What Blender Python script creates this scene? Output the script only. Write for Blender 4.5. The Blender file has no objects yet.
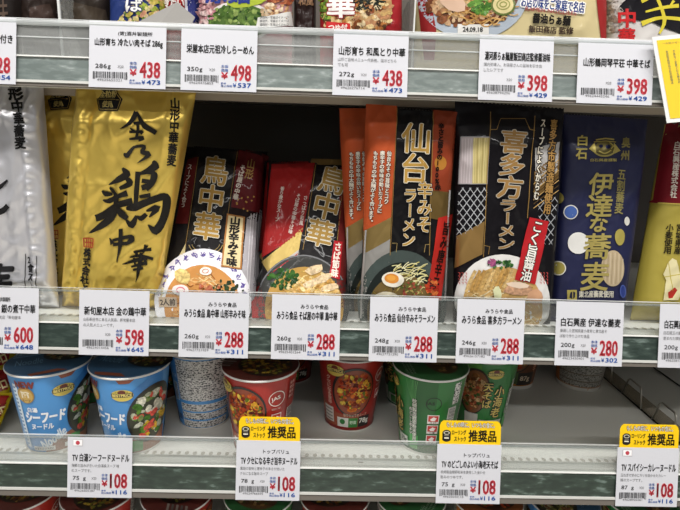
import bpy, math, random
import numpy as np
from mathutils import Vector, noise
from mathutils.geometry import tessellate_polygon
SC = bpy.context.scene
COL = SC.collection
PI = math.pi
# ---------------------------------------------------------------- camera
F, CX, CY = 511.0, 340.0, 255.0
def unit(v): v = np.array(v, float); return v/np.linalg.norm(v)
XC = unit([24750, 653, 511])
DC = np.array([-71, 2295, 511.]); DC = unit(DC - XC*DC.dot(XC))
YC = np.cross(XC, DC)
ZB = 1.15
CAM = np.array([0, -0.52, ZB])
def proj(P):
    P = np.atleast_2d(P) - CAM
    c = P[:, :1]*XC + P[:, 1:2]*YC - P[:, 2:3]*DC
    return np.stack([CX + F*c[:, 0]/c[:, 2], CY + F*c[:, 1]/c[:, 2]], 1)
def ray(px, py):
    d = np.array([(px-CX)/F, (py-CY)/F, 1.0])
    return np.array([d.dot(XC), d.dot(YC), -d.dot(DC)])
def at(px, py, Y):                       # point of the place at shelf depth Y seen at that pixel
    d = ray(px, py); return CAM + d*(Y - CAM[1])/d[1]
def at_floor(px, py, z):
    d = ray(px, py); return CAM + d*(z - CAM[2])/d[2]
def base_pt(px, Y, z):                   # point on the deck height z, depth Y, at pixel column px
    lo, hi = -1.5, 1.5
    for _ in range(40):
        m = (lo+hi)/2
        if proj([m, Y, z])[0, 0] < px: lo = m
        else: hi = m
    return np.array([lo, Y, z])
cam = bpy.data.cameras.new('camera'); cam.sensor_width = 36; cam.lens = F/680*36
cam.clip_start = .01
camo = bpy.data.objects.new('camera', cam); COL.objects.link(camo)
from mathutils import Matrix
R = Matrix(((XC[0], -XC[1], -XC[2]), (YC[0], -YC[1], -YC[2]), (-DC[0], DC[1], DC[2])))
camo.matrix_world = Matrix.Translation(Vector(CAM)) @ R.to_4x4()
SC.camera = camo
# ---------------------------------------------------------------- materials
def lin(c):
    return tuple((x/12.92 if x <= .04045 else ((x+.055)/1.055)**2.4) for x in c)
def hexc(h):
    h = h.lstrip('#'); return lin([int(h[i:i+2], 16)/255 for i in (0, 2, 4)])
MC = {}
KIND = {'food': dict(r=.5, coat=.12, spec=.12, mottle=1), 'paper': dict(r=.65), 'ink': dict(r=.6, spec=.25), 'print': dict(r=.5, coat=.12, spec=.12), 'film': dict(r=.45, coat=.3, bump=1, spec=.12),
        'foil': dict(r=.3, metal=.6, bump=1), 'metalink': dict(r=.3, metal=.55), 'enamel': dict(r=.38, coat=.1),
        'cup': dict(r=.38, coat=.2), 'metal': dict(r=.3, metal=1.), 'matte': dict(r=.9), 'satin': dict(r=.5, coat=.1, bump=1)}
def mat(h, kind='ink'):
    k = (h, kind)
    if k in MC: return MC[k]
    q = KIND[kind]
    m = bpy.data.materials.new(kind+'_'+h.strip('#')); m.use_nodes = True
    nt = m.node_tree; b = nt.nodes['Principled BSDF']
    b.inputs['Base Color'].default_value = (*hexc(h), 1)
    b.inputs['Roughness'].default_value = q['r']
    b.inputs['Metallic'].default_value = q.get('metal', 0)
    if 'spec' in q: b.inputs['Specular IOR Level'].default_value = q['spec']
    if 'coat' in q:
        b.inputs['Coat Weight'].default_value = q['coat']; b.inputs['Coat Roughness'].default_value = .05
    if 'bump' in q:
        tc = nt.nodes.new('ShaderNodeTexCoord'); nz = nt.nodes.new('ShaderNodeTexNoise'); bp = nt.nodes.new('ShaderNodeBump')
        nz.inputs['Scale'].default_value = 45; nz.inputs['Detail'].default_value = 2
        bp.inputs['Strength'].default_value = .35; bp.inputs['Distance'].default_value = .002
        nt.links.new(tc.outputs['Object'], nz.inputs['Vector']); nt.links.new(nz.outputs['Fac'], bp.inputs['Height'])
        nt.links.new(bp.outputs['Normal'], b.inputs['Normal']); nt.links.new(bp.outputs['Normal'], b.inputs['Coat Normal'])
    if 'mottle' in q:                         # printed food photographs have uneven tone
        tc = nt.nodes.new('ShaderNodeTexCoord'); nz = nt.nodes.new('ShaderNodeTexNoise'); nz.inputs['Scale'].default_value = 330; nz.inputs['Detail'].default_value = 3
        mr = nt.nodes.new('ShaderNodeMapRange'); mr.inputs['From Min'].default_value = .3; mr.inputs['From Max'].default_value = .7; mr.inputs['To Min'].default_value = .5; mr.inputs['To Max'].default_value = 1.12
        mx = nt.nodes.new('ShaderNodeMix'); mx.data_type = 'RGBA'; mx.blend_type = 'MULTIPLY'; mx.inputs[0].default_value = 1; mx.inputs[6].default_value = (*hexc(h), 1)
        nt.links.new(tc.outputs['Object'], nz.inputs['Vector']); nt.links.new(nz.outputs['Fac'], mr.inputs['Value']); nt.links.new(mr.outputs[0], mx.inputs[7]); nt.links.new(mx.outputs[2], b.inputs['Base Color'])
    MC[k] = m; return m
def ramp_mat(name, scale, stops, kind='noise', r=.5, coat=0, stretch=(1, 1, 1), detail=4, metal=0):
    m = bpy.data.materials.new(name); m.use_nodes = True
    nt = m.node_tree; b = nt.nodes['Principled BSDF']; tc = nt.nodes.new('ShaderNodeTexCoord'); mp = nt.nodes.new('ShaderNodeMapping')
    mp.inputs['Scale'].default_value = stretch
    if kind == 'noise':
        t = nt.nodes.new('ShaderNodeTexNoise'); t.inputs['Detail'].default_value = detail; out = t.outputs['Fac']
        t.inputs['Scale'].default_value = scale
    else:
        t = nt.nodes.new('ShaderNodeTexVoronoi'); t.inputs['Scale'].default_value = scale; out = t.outputs['Color']
    rp = nt.nodes.new('ShaderNodeValToRGB'); rp.color_ramp.interpolation = 'CONSTANT' if kind == 'cells' else 'LINEAR'
    e = rp.color_ramp.elements
    while len(e) < len(stops): e.new(.5)
    for x, (p, c) in zip(e, stops): x.position = p; x.color = (*hexc(c), 1)
    nt.links.new(tc.outputs['Object'], mp.inputs['Vector']); nt.links.new(mp.outputs['Vector'], t.inputs['Vector'])
    if kind == 'cells':
        sp = nt.nodes.new('ShaderNodeSeparateColor'); nt.links.new(out, sp.inputs[0]); out = sp.outputs[0]
    nt.links.new(out, rp.inputs['Fac']); nt.links.new(rp.outputs['Color'], b.inputs['Base Color'])
    b.inputs['Roughness'].default_value = r; b.inputs['Coat Weight'].default_value = coat; b.inputs['Metallic'].default_value = metal
    MC[(name, '')] = m; return m
def clear_mat(name, rgb, opacity, rough=.05, haze='#d4d2cb'):
    """thin clear plastic: mostly transparent, a little haze, fresnel gloss"""
    m = bpy.data.materials.new(name); m.use_nodes = True; nt = m.node_tree; n = nt.nodes; n.clear()
    o = n.new('ShaderNodeOutputMaterial'); tr = n.new('ShaderNodeBsdfTransparent'); tr.inputs[0].default_value = (*hexc(rgb), 1)
    df = n.new('ShaderNodeBsdfDiffuse'); df.inputs[0].default_value = (*hexc(haze), 1)
    gl = n.new('ShaderNodeBsdfGlossy'); gl.inputs['Roughness'].default_value = rough
    tc = n.new('ShaderNodeTexCoord'); mp = n.new('ShaderNodeMapping'); mp.inputs['Scale'].default_value = (3, 40, 40)
    nz = n.new('ShaderNodeTexNoise'); nz.inputs['Scale'].default_value = 3
    ma = n.new('ShaderNodeMath'); ma.operation = 'MULTIPLY'; ma.inputs[1].default_value = opacity*2
    m1 = n.new('ShaderNodeMixShader'); m2 = n.new('ShaderNodeMixShader'); fr = n.new('ShaderNodeFresnel'); fr.inputs[0].default_value = 1.5
    L = nt.links.new
    L(tc.outputs['Object'], mp.inputs[0]); L(mp.outputs[0], nz.inputs['Vector']); L(nz.outputs['Fac'], ma.inputs[0])
    L(ma.outputs[0], m1.inputs[0]); L(tr.outputs[0], m1.inputs[1]); L(df.outputs[0], m1.inputs[2])
    ge = n.new('ShaderNodeNewGeometry'); iv = n.new('ShaderNodeMath'); iv.operation = 'SUBTRACT'; iv.inputs[0].default_value = 1; mu = n.new('ShaderNodeMath'); mu.operation = 'MULTIPLY'
    L(ge.outputs['Backfacing'], iv.inputs[1]); L(iv.outputs[0], mu.inputs[0]); L(fr.outputs[0], mu.inputs[1]); L(mu.outputs[0], m2.inputs[0]); L(m1.outputs[0], m2.inputs[1]); L(gl.outputs[0], m2.inputs[2]); L(m2.outputs[0], o.inputs[0])
    return m
# ---------------------------------------------------------------- objects
def thing(name, label, cat, loc, group=None, rotz=0):
    o = bpy.data.objects.new(name, None); o.empty_display_size = .02; COL.objects.link(o)
    o.location = loc; o.rotation_euler = (0, 0, rotz); o['label'] = label; o['category'] = cat
    if group: o['group'] = group
    return o
def copy_tree(o, label=None, loc=None, rotz=None, parent=None):
    c = o.copy(); COL.objects.link(c)
    if parent is not None:
        c.parent = parent
    else:
        if label: c['label'] = label
        if loc is not None: c.location = loc
        if rotz is not None: c.rotation_euler = (0, 0, rotz)
    for ch in list(o.children): copy_tree(ch, parent=c)
    return c
def link_mesh(name, verts, faces, mats, fmat=None, parent=None, smooth=False, normals=None, origin=None, label=None):
    me = bpy.data.meshes.new(name)
    V = np.array(verts, float)
    org = np.array(parent_origin(parent)) if parent is not None else (np.array(origin) if origin is not None else V.mean(0))
    me.from_pydata((V-org).tolist(), [], [list(map(int, f)) for f in faces])
    if not isinstance(mats, (list, tuple)): mats = [mats]
    for m in mats: me.materials.append(m)
    if fmat is not None: me.polygons.foreach_set('material_index', list(map(int, fmat)))
    if smooth: me.polygons.foreach_set('use_smooth', [True]*len(me.polygons))
    if normals is not None: me.normals_split_custom_set_from_vertices([tuple(n) for n in normals])
    me.update()
    o = bpy.data.objects.new(name, me); COL.objects.link(o)
    if parent is None: o.location = org
    else: o.parent = parent
    if label: o['label'] = label
    return o
def parent_origin(p):
    v = Vector((0, 0, 0))
    while p is not None: v += p.location; p = p.parent
    return v
def tag(o, label, cat, group=None):
    o['label'] = label; o['category'] = cat
    if group: o['group'] = group
    return o
def prism_x(name, prof, x0, x1, m, parent=None):       # extrude a (Y,Z) profile along X
    n = len(prof)
    V = [(x0, y, z) for y, z in prof]+[(x1, y, z) for y, z in prof]
    Fc = [tuple(range(n))[::-1], tuple(range(n, 2*n))]+[(i, (i+1) % n, n+(i+1) % n, n+i) for i in range(n)]
    return link_mesh(name, V, Fc, m, parent=parent)
def box(name, a, b, m, parent=None):
    return prism_x(name, [(a[1], a[2]), (b[1], a[2]), (b[1], b[2]), (a[1], b[2])], a[0], b[0], m, parent)
def tube(name, pts, r, m, parent=None, sides=8):
    pts = [Vector(p) for p in pts]; V = []; Fc = []
    for i, p in enumerate(pts):
        a = pts[max(i-1, 0)]; b = pts[min(i+1, len(pts)-1)]; d = (b-a).normalized()
        u = d.orthogonal().normalized() if i == 0 else (u - d*u.dot(d)).normalized()
        w = d.cross(u)
        for k in range(sides):
            t = 2*PI*k/sides; V.append(tuple(p+u*math.cos(t)*r+w*math.sin(t)*r))
    for i in range(len(pts)-1):
        for k in range(sides):
            k2 = (k+1) % sides; Fc.append((i*sides+k, i*sides+k2, (i+1)*sides+k2, (i+1)*sides+k))
    Fc.append(tuple(range(sides))[::-1]); Fc.append(tuple(range((len(pts)-1)*sides, len(pts)*sides)))
    return link_mesh(name, V, Fc, m, parent=parent, smooth=True)
# ---------------------------------------------------------------- glyphs
GC = {}
def glyph(s, off=0., res=3):
    k = (s, off, res)
    if k in GC: return GC[k]
    cu = bpy.data.curves.new('t', 'FONT'); cu.body = s; cu.offset = off; cu.resolution_u = res
    o = bpy.data.objects.new('t', cu); COL.objects.link(o)
    dg = bpy.context.evaluated_depsgraph_get(); dg.update()
    me = bpy.data.meshes.new_from_object(o.evaluated_get(dg))
    n = len(me.vertices); v = np.zeros(n*3); me.vertices.foreach_get('co', v); v = v.reshape(-1, 3)[:, :2]
    me.calc_loop_triangles(); t = np.array([tuple(x.vertices) for x in me.loop_triangles], int).reshape(-1, 3)
    bpy.data.objects.remove(o); bpy.data.curves.remove(cu); bpy.data.meshes.remove(me)
    GC[k] = (v, t); return GC[k]
_g = glyph('国')[0]; EMC = (_g.max(0)+_g.min(0))/2; EMS = (_g[:, 0].max()-_g[:, 0].min())/.86
# ---------------------------------------------------------------- surfaces
class Surf:
    """maps (u,v) in 0..1 onto a real surface; inv() finds the (u,v) a sight line meets"""
    g0 = (.5, .5)
    def P(s, uv): raise NotImplementedError
    def N(s, uv):
        e = 2e-3; a = uv.copy(); a[:, 0] += e; b = uv.copy(); b[:, 0] -= e; c = uv.copy(); c[:, 1] += e; d = uv.copy(); d[:, 1] -= e
        n = np.cross(s.P(a)-s.P(b), s.P(c)-s.P(d)); n /= np.maximum(np.linalg.norm(n, axis=1, keepdims=True), 1e-12)
        return n*s.sgn
    sgn = 1
    lift = .0002
    def Pi(s, uv): return s.P(uv)
    def inv(s, px):
        px = np.atleast_2d(np.array(px, float)); uv = np.tile(np.array(s.g0, float), (len(px), 1)); e = 1e-3
        for it in range(9):
            p0 = proj(s.Pi(uv)); du = uv+[e, 0]; dv = uv+[0, e]
            a = (proj(s.Pi(du))-p0)/e; b = (proj(s.Pi(dv))-p0)/e; r = px-p0
            det = a[:, 0]*b[:, 1]-a[:, 1]*b[:, 0]; det = np.where(np.abs(det) < 1e-6, 1e-6, det)
            st = np.stack([(r[:, 0]*b[:, 1]-r[:, 1]*b[:, 0])/det, (a[:, 0]*r[:, 1]-a[:, 1]*r[:, 0])/det], 1)
            uv = uv+np.clip(st, -.35, .35)
        return uv
class Plane(Surf):
    def __init__(s, o, U, V, sgn=1): s.o, s.U, s.V, s.sgn = map(np.array, (o, U, V, sgn))
    def P(s, uv): return s.o+uv[:, :1]*s.U+uv[:, 1:2]*s.V
def refine(V, T, L):
    V = [tuple(v) for v in V]; out = []; mid = {}; st = [tuple(map(int, t)) for t in T]
    while st:
        t = st.pop(); l = [math.dist(V[t[i]], V[t[(i+1) % 3]]) for i in range(3)]; i = l.index(max(l))
        if l[i] <= L: out.append(t); continue
        a, b, c = t[i], t[(i+1) % 3], t[(i+2) % 3]; k = (min(a, b), max(a, b))
        if k not in mid: mid[k] = len(V); V.append(((V[a][0]+V[b][0])/2, (V[a][1]+V[b][1])/2))
        m = mid[k]; st.append((a, m, c)); st.append((m, b, c))
    return np.array(V), np.array(out, int).reshape(-1, 3)
def inpoly(p, poly):
    x, y = p[:, 0], p[:, 1]; c = np.zeros(len(p), bool); j = len(poly)-1
    for i in range(len(poly)):
        xi, yi = poly[i]; xj, yj = poly[j]
        if yi != yj: c ^= ((yi > y) != (yj > y)) & (x < (xj-xi)*(y-yi)/(yj-yi)+xi)
        j = i
    return c
class Print:
    """flat marks (letters, panels, pictures) that are laid on a surface. space: 'px' = sighted on the proto, 'uv' = own coordinates"""
    def __init__(s, surf, space='px', L=4., base=1, step=.00012, asp=1., kind='print'):
        s.surf, s.space, s.L, s.base, s.step, s.kind = surf, space, L, base, step, kind
        s.asp = asp; s.V = []; s.T = []; s.M = []; s.Z = []; s.n = 0; s.mats = []; s.clip = None; s.layer = base
    def up(s, k=1): s.layer += k; return s
    def add(s, V, T, col, kind=None, fine=True):
        if len(T) == 0: return
        V = np.array(V, float); T = np.array(T, int)
        if fine: V, T = refine(V, T, s.L)
        if s.clip is not None:
            k = inpoly(V[T].mean(1), s.clip); T = T[k]
            if len(T) == 0: return
        m = col if not isinstance(col, str) else mat(col, kind or s.kind)
        if m not in s.mats: s.mats.append(m)
        s.V.append(V); s.T.append(T+s.n); s.M += [s.mats.index(m)]*len(T); s.Z.append(np.full(len(V), s.layer*s.step)); s.n += len(V)
    def poly(s, pts, col, kind=None):
        t = tessellate_polygon([[Vector((p[0], p[1], 0)) for p in pts]]); s.add(pts, t, col, kind)
    def rect(s, x0, y0, x1, y1, col, kind=None): s.poly([(x0, y0), (x1, y0), (x1, y1), (x0, y1)], col, kind)
    def ell(s, cx, cy, rx, ry, col, kind=None, n=24, rot=0, a0=0, a1=360):
        c, q = math.cos(rot), math.sin(rot); P = []
        for i in range(n+(a1-a0 < 360)):
            t = math.radians(a0+(a1-a0)*i/n); x, y = rx*math.cos(t), ry*math.sin(t); P.append((cx+x*c-y*q, cy+x*q+y*c))
        s.poly(P, col, kind)
    def blob(s, cx, cy, rx, ry, col, rnd, kind=None, n=9, rot=None):
        rot = rnd.uniform(0, PI) if rot is None else rot; c, q = math.cos(rot), math.sin(rot); P = []
        for i in range(n):
            t = 2*PI*i/n; k = rnd.uniform(.78, 1.12); x, y = rx*k*math.cos(t), ry*k*math.sin(t); P.append((cx+x*c-y*q, cy+x*q+y*c))
        s.poly(P, col, kind)
    def stroke(s, pts, w, col, kind=None):                # w: one width or a list
        if not isinstance(w, (list, tuple)): w = [w]*len(pts)
        n = len(pts); Lp = []; Rp = []
        for i in range(n):
            a = pts[max(i-1, 0)]; b = pts[min(i+1, n-1)]; dx, dy = b[0]-a[0], b[1]-a[1]; l = math.hypot(dx, dy) or 1
            nx, ny = -dy/l*w[i]/2, dx/l*w[i]/2
            Lp.append((pts[i][0]+nx, pts[i][1]+ny)); Rp.append((pts[i][0]-nx, pts[i][1]-ny))
        V = Lp+Rp; T = []
        for i in range(n-1): T += [(i, i+1, n+i), (i+1, n+i+1, n+i)]
        s.add(V, T, col, kind)
    def curve(s, pts, w, col, kind=None, k=4):            # Catmull-Rom smoothed stroke
        ww = w if isinstance(w, (list, tuple)) else [w]*len(pts); P = []; W = []
        n = len(pts)
        for i in range(n-1):
            p0 = pts[max(i-1, 0)]; p1 = pts[i]; p2 = pts[i+1]; p3 = pts[min(i+2, n-1)]
            for j in range(k):
                t = j/k
                P.append(tuple(.5*(2*p1[q]+(p2[q]-p0[q])*t+(2*p0[q]-5*p1[q]+4*p2[q]-p3[q])*t*t+(3*p1[q]-p0[q]-3*p2[q]+p3[q])*t**3) for q in (0, 1)))
                W.append(ww[i]*(1-t)+ww[i+1]*t)
        P.append(tuple(pts[-1])); W.append(ww[-1]); s.stroke(P, W, col, kind)
    def ring(s, cx, cy, rx, ry, w, col, n=28, a0=0, a1=360, rot=0, kind=None):
        c, q = math.cos(rot), math.sin(rot); P = []
        for i in range(n+1):
            t = math.radians(a0+(a1-a0)*i/n); x, y = rx*math.cos(t), ry*math.sin(t); P.append((cx+x*c-y*q, cy+x*q+y*c))
        s.stroke(P, w, col, kind)
    def _put(s, v, t, col, kind, dil):
        if dil:
            n = 8 if dil > .9 else 4
            for k in range(n):
                a = 2*PI*(k+.5)/n; s.add(v+[dil*math.cos(a)/s.asp, dil*math.sin(a)], t, col, kind)
        s.add(v, t, col, kind)
    def text(s, txt, x0, y0, x1, y1, col, off=0., kind=None, rot=0., res=2, dil=0, shear=0):   # fill the box with the string (y down)
        v, t = glyph(txt, 0, res); dil = max(dil, off*(y1-y0))
        if not len(t): return
        lo = v.min(0); sz = np.maximum(v.max(0)-lo, 1e-6)
        q = (v-lo)/sz; q = np.stack([q[:, 0], 1-q[:, 1]], 1); W, H = x1-x0, y1-y0
        q = (q-.5)*[W, H]; q[:, 0] += shear*q[:, 1]; c, d = math.cos(rot), math.sin(rot)
        q = np.stack([q[:, 0]*c-q[:, 1]*d, q[:, 0]*d+q[:, 1]*c], 1)+[(x0+x1)/2, (y0+y1)/2]
        s._put(q, t, col, kind, dil)
    def vtext(s, txt, a, b, w, col, off=0., kind=None, res=2, dil=0, fill=1.0):    # letters stacked from a to b
        a = np.array(a, float); b = np.array(b, float); n = len(txt); d = (b-a)/n; h = np.linalg.norm(d); e = d/h
        rt = np.array([e[1], -e[0]]); dil = max(dil, off*w)
        for i, ch in enumerate(txt):
            if ch in ' 　': continue
            v, t = glyph(ch, 0, res)
            if not len(t): continue
            q = (v-EMC)/EMS; q = np.stack([q[:, 0], -q[:, 1]], 1)
            if ch in 'ー()（）〜': q = np.stack([-q[:, 1], q[:, 0]], 1)
            if ch in '。、': q += [.55, -.55]
            q = q*[w, h*fill]; c = a+d*(i+.5)
            s._put(c+q[:, :1]*rt+q[:, 1:2]*e, t, col, kind, dil)
    def build(s, name, parent=None, label=None, within=None, flip=False):
        if not s.V: return None
        V = np.concatenate(s.V); T = np.concatenate(s.T); Z = np.concatenate(s.Z)
        uv = s.surf.inv(V) if s.space == 'px' else V
        M = np.array(s.M)
        if within is not None:
            c = uv[T].mean(1); k = (c[:, 0] > within[0]) & (c[:, 0] < within[2]) & (c[:, 1] > within[1]) & (c[:, 1] < within[3])
            T = T[k]; M = M[k]
            if not len(T): return None
            used = np.unique(T); mp = np.zeros(len(V), int); mp[used] = np.arange(len(used)); T = mp[T]; uv = uv[used]; Z = Z[used]
        N = s.surf.N(uv); P = s.surf.P(uv)+N*(Z[:, None]+s.surf.lift)
        a, b, c = P[T[:, 0]], P[T[:, 1]], P[T[:, 2]]; fn = np.cross(b-a, c-a); w = (fn*N[T[:, 0]]).sum(1) < 0
        T[w] = T[w][:, ::-1]
        return link_mesh(name, P, T, s.mats, M, parent=parent, smooth=True, normals=N, label=label)
# ---------------------------------------------------------------- setting
def struct(o): o['kind'] = 'structure'; return o
Z0 = ZB
WHITE = mat('#d9d8d2', 'enamel'); LIPW = mat('#e8e8e4', 'print'); GREYM = mat('#8d8880', 'enamel'); DARKM = mat('#5a534b', 'enamel')
struct(link_mesh('ceiling', [(-2.4, -4.4, 3), (2.6, -4.4, 3), (2.6, .6, 3), (-2.4, .6, 3)], [(3, 2, 1, 0)], mat('#dddad2', 'matte')))
struct(link_mesh('floor', [(-2.4, -4.4, 0), (2.6, -4.4, 0), (2.6, .6, 0), (-2.4, .6, 0)], [(0, 1, 2, 3)], mat('#c9c5bc', 'satin')))
TILT = math.radians(11); TU = np.array([0, math.sin(TILT), math.cos(TILT)]); TN = np.array([0, -math.cos(TILT), math.sin(TILT)])
XL, XR = -.82, .92
back = tag(box('gondola_back_panel', (XL, .372, .02), (XR, .39, Z0+.55), mat('#57504a', 'enamel')), 'dull grey steel back panel standing behind all the shelves', 'back panel')
for i, x in enumerate((XL, XR-.03)):
    tag(box('gondola_upright', (x, .392, 0), (x+.03, .43, Z0+.6), DARKM), 'grey steel upright at the %s end of the back panel' % ('left', 'right')[i], 'shelf post')
ROWS = {}
GLS = mat('#39463f', 'film')
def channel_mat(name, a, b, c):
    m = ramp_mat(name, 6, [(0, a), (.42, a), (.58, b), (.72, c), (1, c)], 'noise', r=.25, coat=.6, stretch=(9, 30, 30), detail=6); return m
def shelf(key, label, y_g, y_l, y_w, y_e, opac, chm):
    zl = at(340, y_l, 0)[2]; o = np.array([0, 0, zl])
    def sof(py, off=0):
        lo, hi = -.08, .08
        for _ in range(40):
            m = (lo+hi)/2
            if proj([o[0]+TN[0]*off, TU[1]*m, zl+TU[2]*m])[0, 1]+0 > py: lo = m
            else: hi = m
        return m
    sg, sw, se = sof(y_g), sof(y_w), sof(y_e)
    ROWS[key] = dict(z=zl, sg=sg, sw=sw, se=se)
    t = thing('display_shelf', label, 'shelf', (0, .18, zl), 'white steel shelves of the rack')
    q = lambda s, d: (TU[1]*s+TN[1]*d, zl+TU[2]*s+TN[2]*d)
    dk = box('deck', (XL+.01, .006, zl-.003), (XR-.01, .368, zl), WHITE, t)
    box('front_beam', (XL+.01, .052, zl-.031), (XR-.01, .058, zl-.0032), mat('#b3a797', 'enamel'), t)
    prism_x('support_beam', [(.12, zl-.0032), (.125, zl-.024), (.155, zl-.024), (.16, zl-.0032)], XL+.02, XR-.02, DARKM, t)
    prism_x('support_beam', [(.25, zl-.0032), (.255, zl-.020), (.285, zl-.020), (.29, zl-.0032)], XL+.02, XR-.02, DARKM, t)
    pr = Print(Plane((XL, .0, zl), (1, 0, 0), (0, 1, 0)), 'uv', L=9, kind='enamel'); pr.step = .0001
    n = int((XR-XL-.06)/.0095)
    for i in range(n):
        x = .03+i*.0095; pr.ell(x, .0235, .0026, .0036, '#a09c92', n=10)
    if key == 'bottom':
        for x in (.28, .86, 1.2): pr.rect(x, .0105, x+.006, .0125, '#77736b')
    pr.build('perforation_row', t)
    # rail: ledge, channel, lip, foot
    prism_x('rail_backing', [q(sg*.0+.0012, -.001), q(.0012, -.004), q(se, -.004), q(se, -.001)], XL, XR, WHITE, t)
    prism_x('price_channel', [q(-.0003, .0006), q(-.0003, -.0009), q(sw-.0, -.0009), q(sw, .0006)], XL, XR, chm, t)
    prism_x('upper_ledge', [q(.0009, .0022), q(.0009, -.0009), q(-.0003, -.0009), q(-.0003, .0022)], XL, XR, LIPW, t)
    prism_x('lower_lip', [q(sw+.0008, .0026), q(sw+.0008, -.0009), q(sw-.0016, -.0009), q(sw-.0016, .0026)], XL, XR, mat('#cbcac5', 'print'), t)
    prism_x('rail_foot', [q(sw-.0017, .0014), q(sw-.0017, -.0009), q(se, -.0009), q(se, .0014)], XL, XR, mat('#6f6962', 'print'), t)
    g = prism_x('clear_guard', [q(sg, .0006), q(sg, -.0005), q(.0015, -.0005), q(.0015, .0006)], XL, XR, clear_mat('guard_'+key, '#f4f6f6', opac, .09, '#b4b5b3' if key == 'top' else '#d4d2cb'), t)  # top guard's greyer, denser haze stands in for the ceiling it reflects
    prism_x('guard_edge', [q(sg+.0008, .0011), q(sg+.0008, -.0009), q(sg, -.0009), q(sg, .0011)], XL, XR, clear_mat('guard_edge_'+key, '#eef0ee', .5 if key == 'top' else .34, .06, '#ffffff'), t)  # white haze paints the highlight along the guard's top edge
    gm = clear_mat('guard_highlight_'+key, '#dfe4e4', .5 if key == 'top' else .12, .12, '#f4f6f6')  # added bands, whitened to paint lamp highlights across the guard
    for k_, r_ in (((.90, .0021), (.52, .0005)) if key == 'top' else ((.93, .0010),)):
        y_, z_ = q(sg*k_, .0006+r_*.5); prism_x('guard_highlight', [(y_+r_*math.cos(a_), z_+r_*1.3*math.sin(a_)) for a_ in [2*PI*i_/10 for i_ in range(10)]], XL, XR, gm, t)
    return t
shelf('top', 'uppermost white steel shelf with ceiling reflections painted into its hazy clear front guard and green price channel', 30, 67.1, 91.1, 96, .30,
      channel_mat('channel_top_reflection', '#68726f', '#7a8481', '#a9b0ae'))  # paler copy of the dark green channel, reflection painted into its colours
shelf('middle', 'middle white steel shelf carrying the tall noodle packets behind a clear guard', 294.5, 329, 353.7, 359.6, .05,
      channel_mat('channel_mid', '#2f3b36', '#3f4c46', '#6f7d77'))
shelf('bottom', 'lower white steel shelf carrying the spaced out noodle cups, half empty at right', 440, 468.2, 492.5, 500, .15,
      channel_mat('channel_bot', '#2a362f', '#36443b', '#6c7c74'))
# lowest deck that the cups below stand on
ZLOW = Z0-.5555
lt = thing('display_shelf', 'lowest shelf deck under the row of cups cut by the bottom of the photo', 'shelf', (0, .18, ZLOW), 'white steel shelves of the rack')
box('deck', (XL+.01, -.06, ZLOW-.003), (XR-.01, .368, ZLOW), WHITE, lt)
box('front_beam', (XL+.01, -.064, ZLOW-.05), (XR-.01, -.06, ZLOW), GREYM, lt)
box('kick_plate', (XL+.01, -.055, .0), (XR-.01, -.052, ZLOW-.05), GREYM, lt)
ZM, ZBOT, ZTOP = ROWS['middle']['z'], ROWS['bottom']['z'], ROWS['top']['z']
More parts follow.
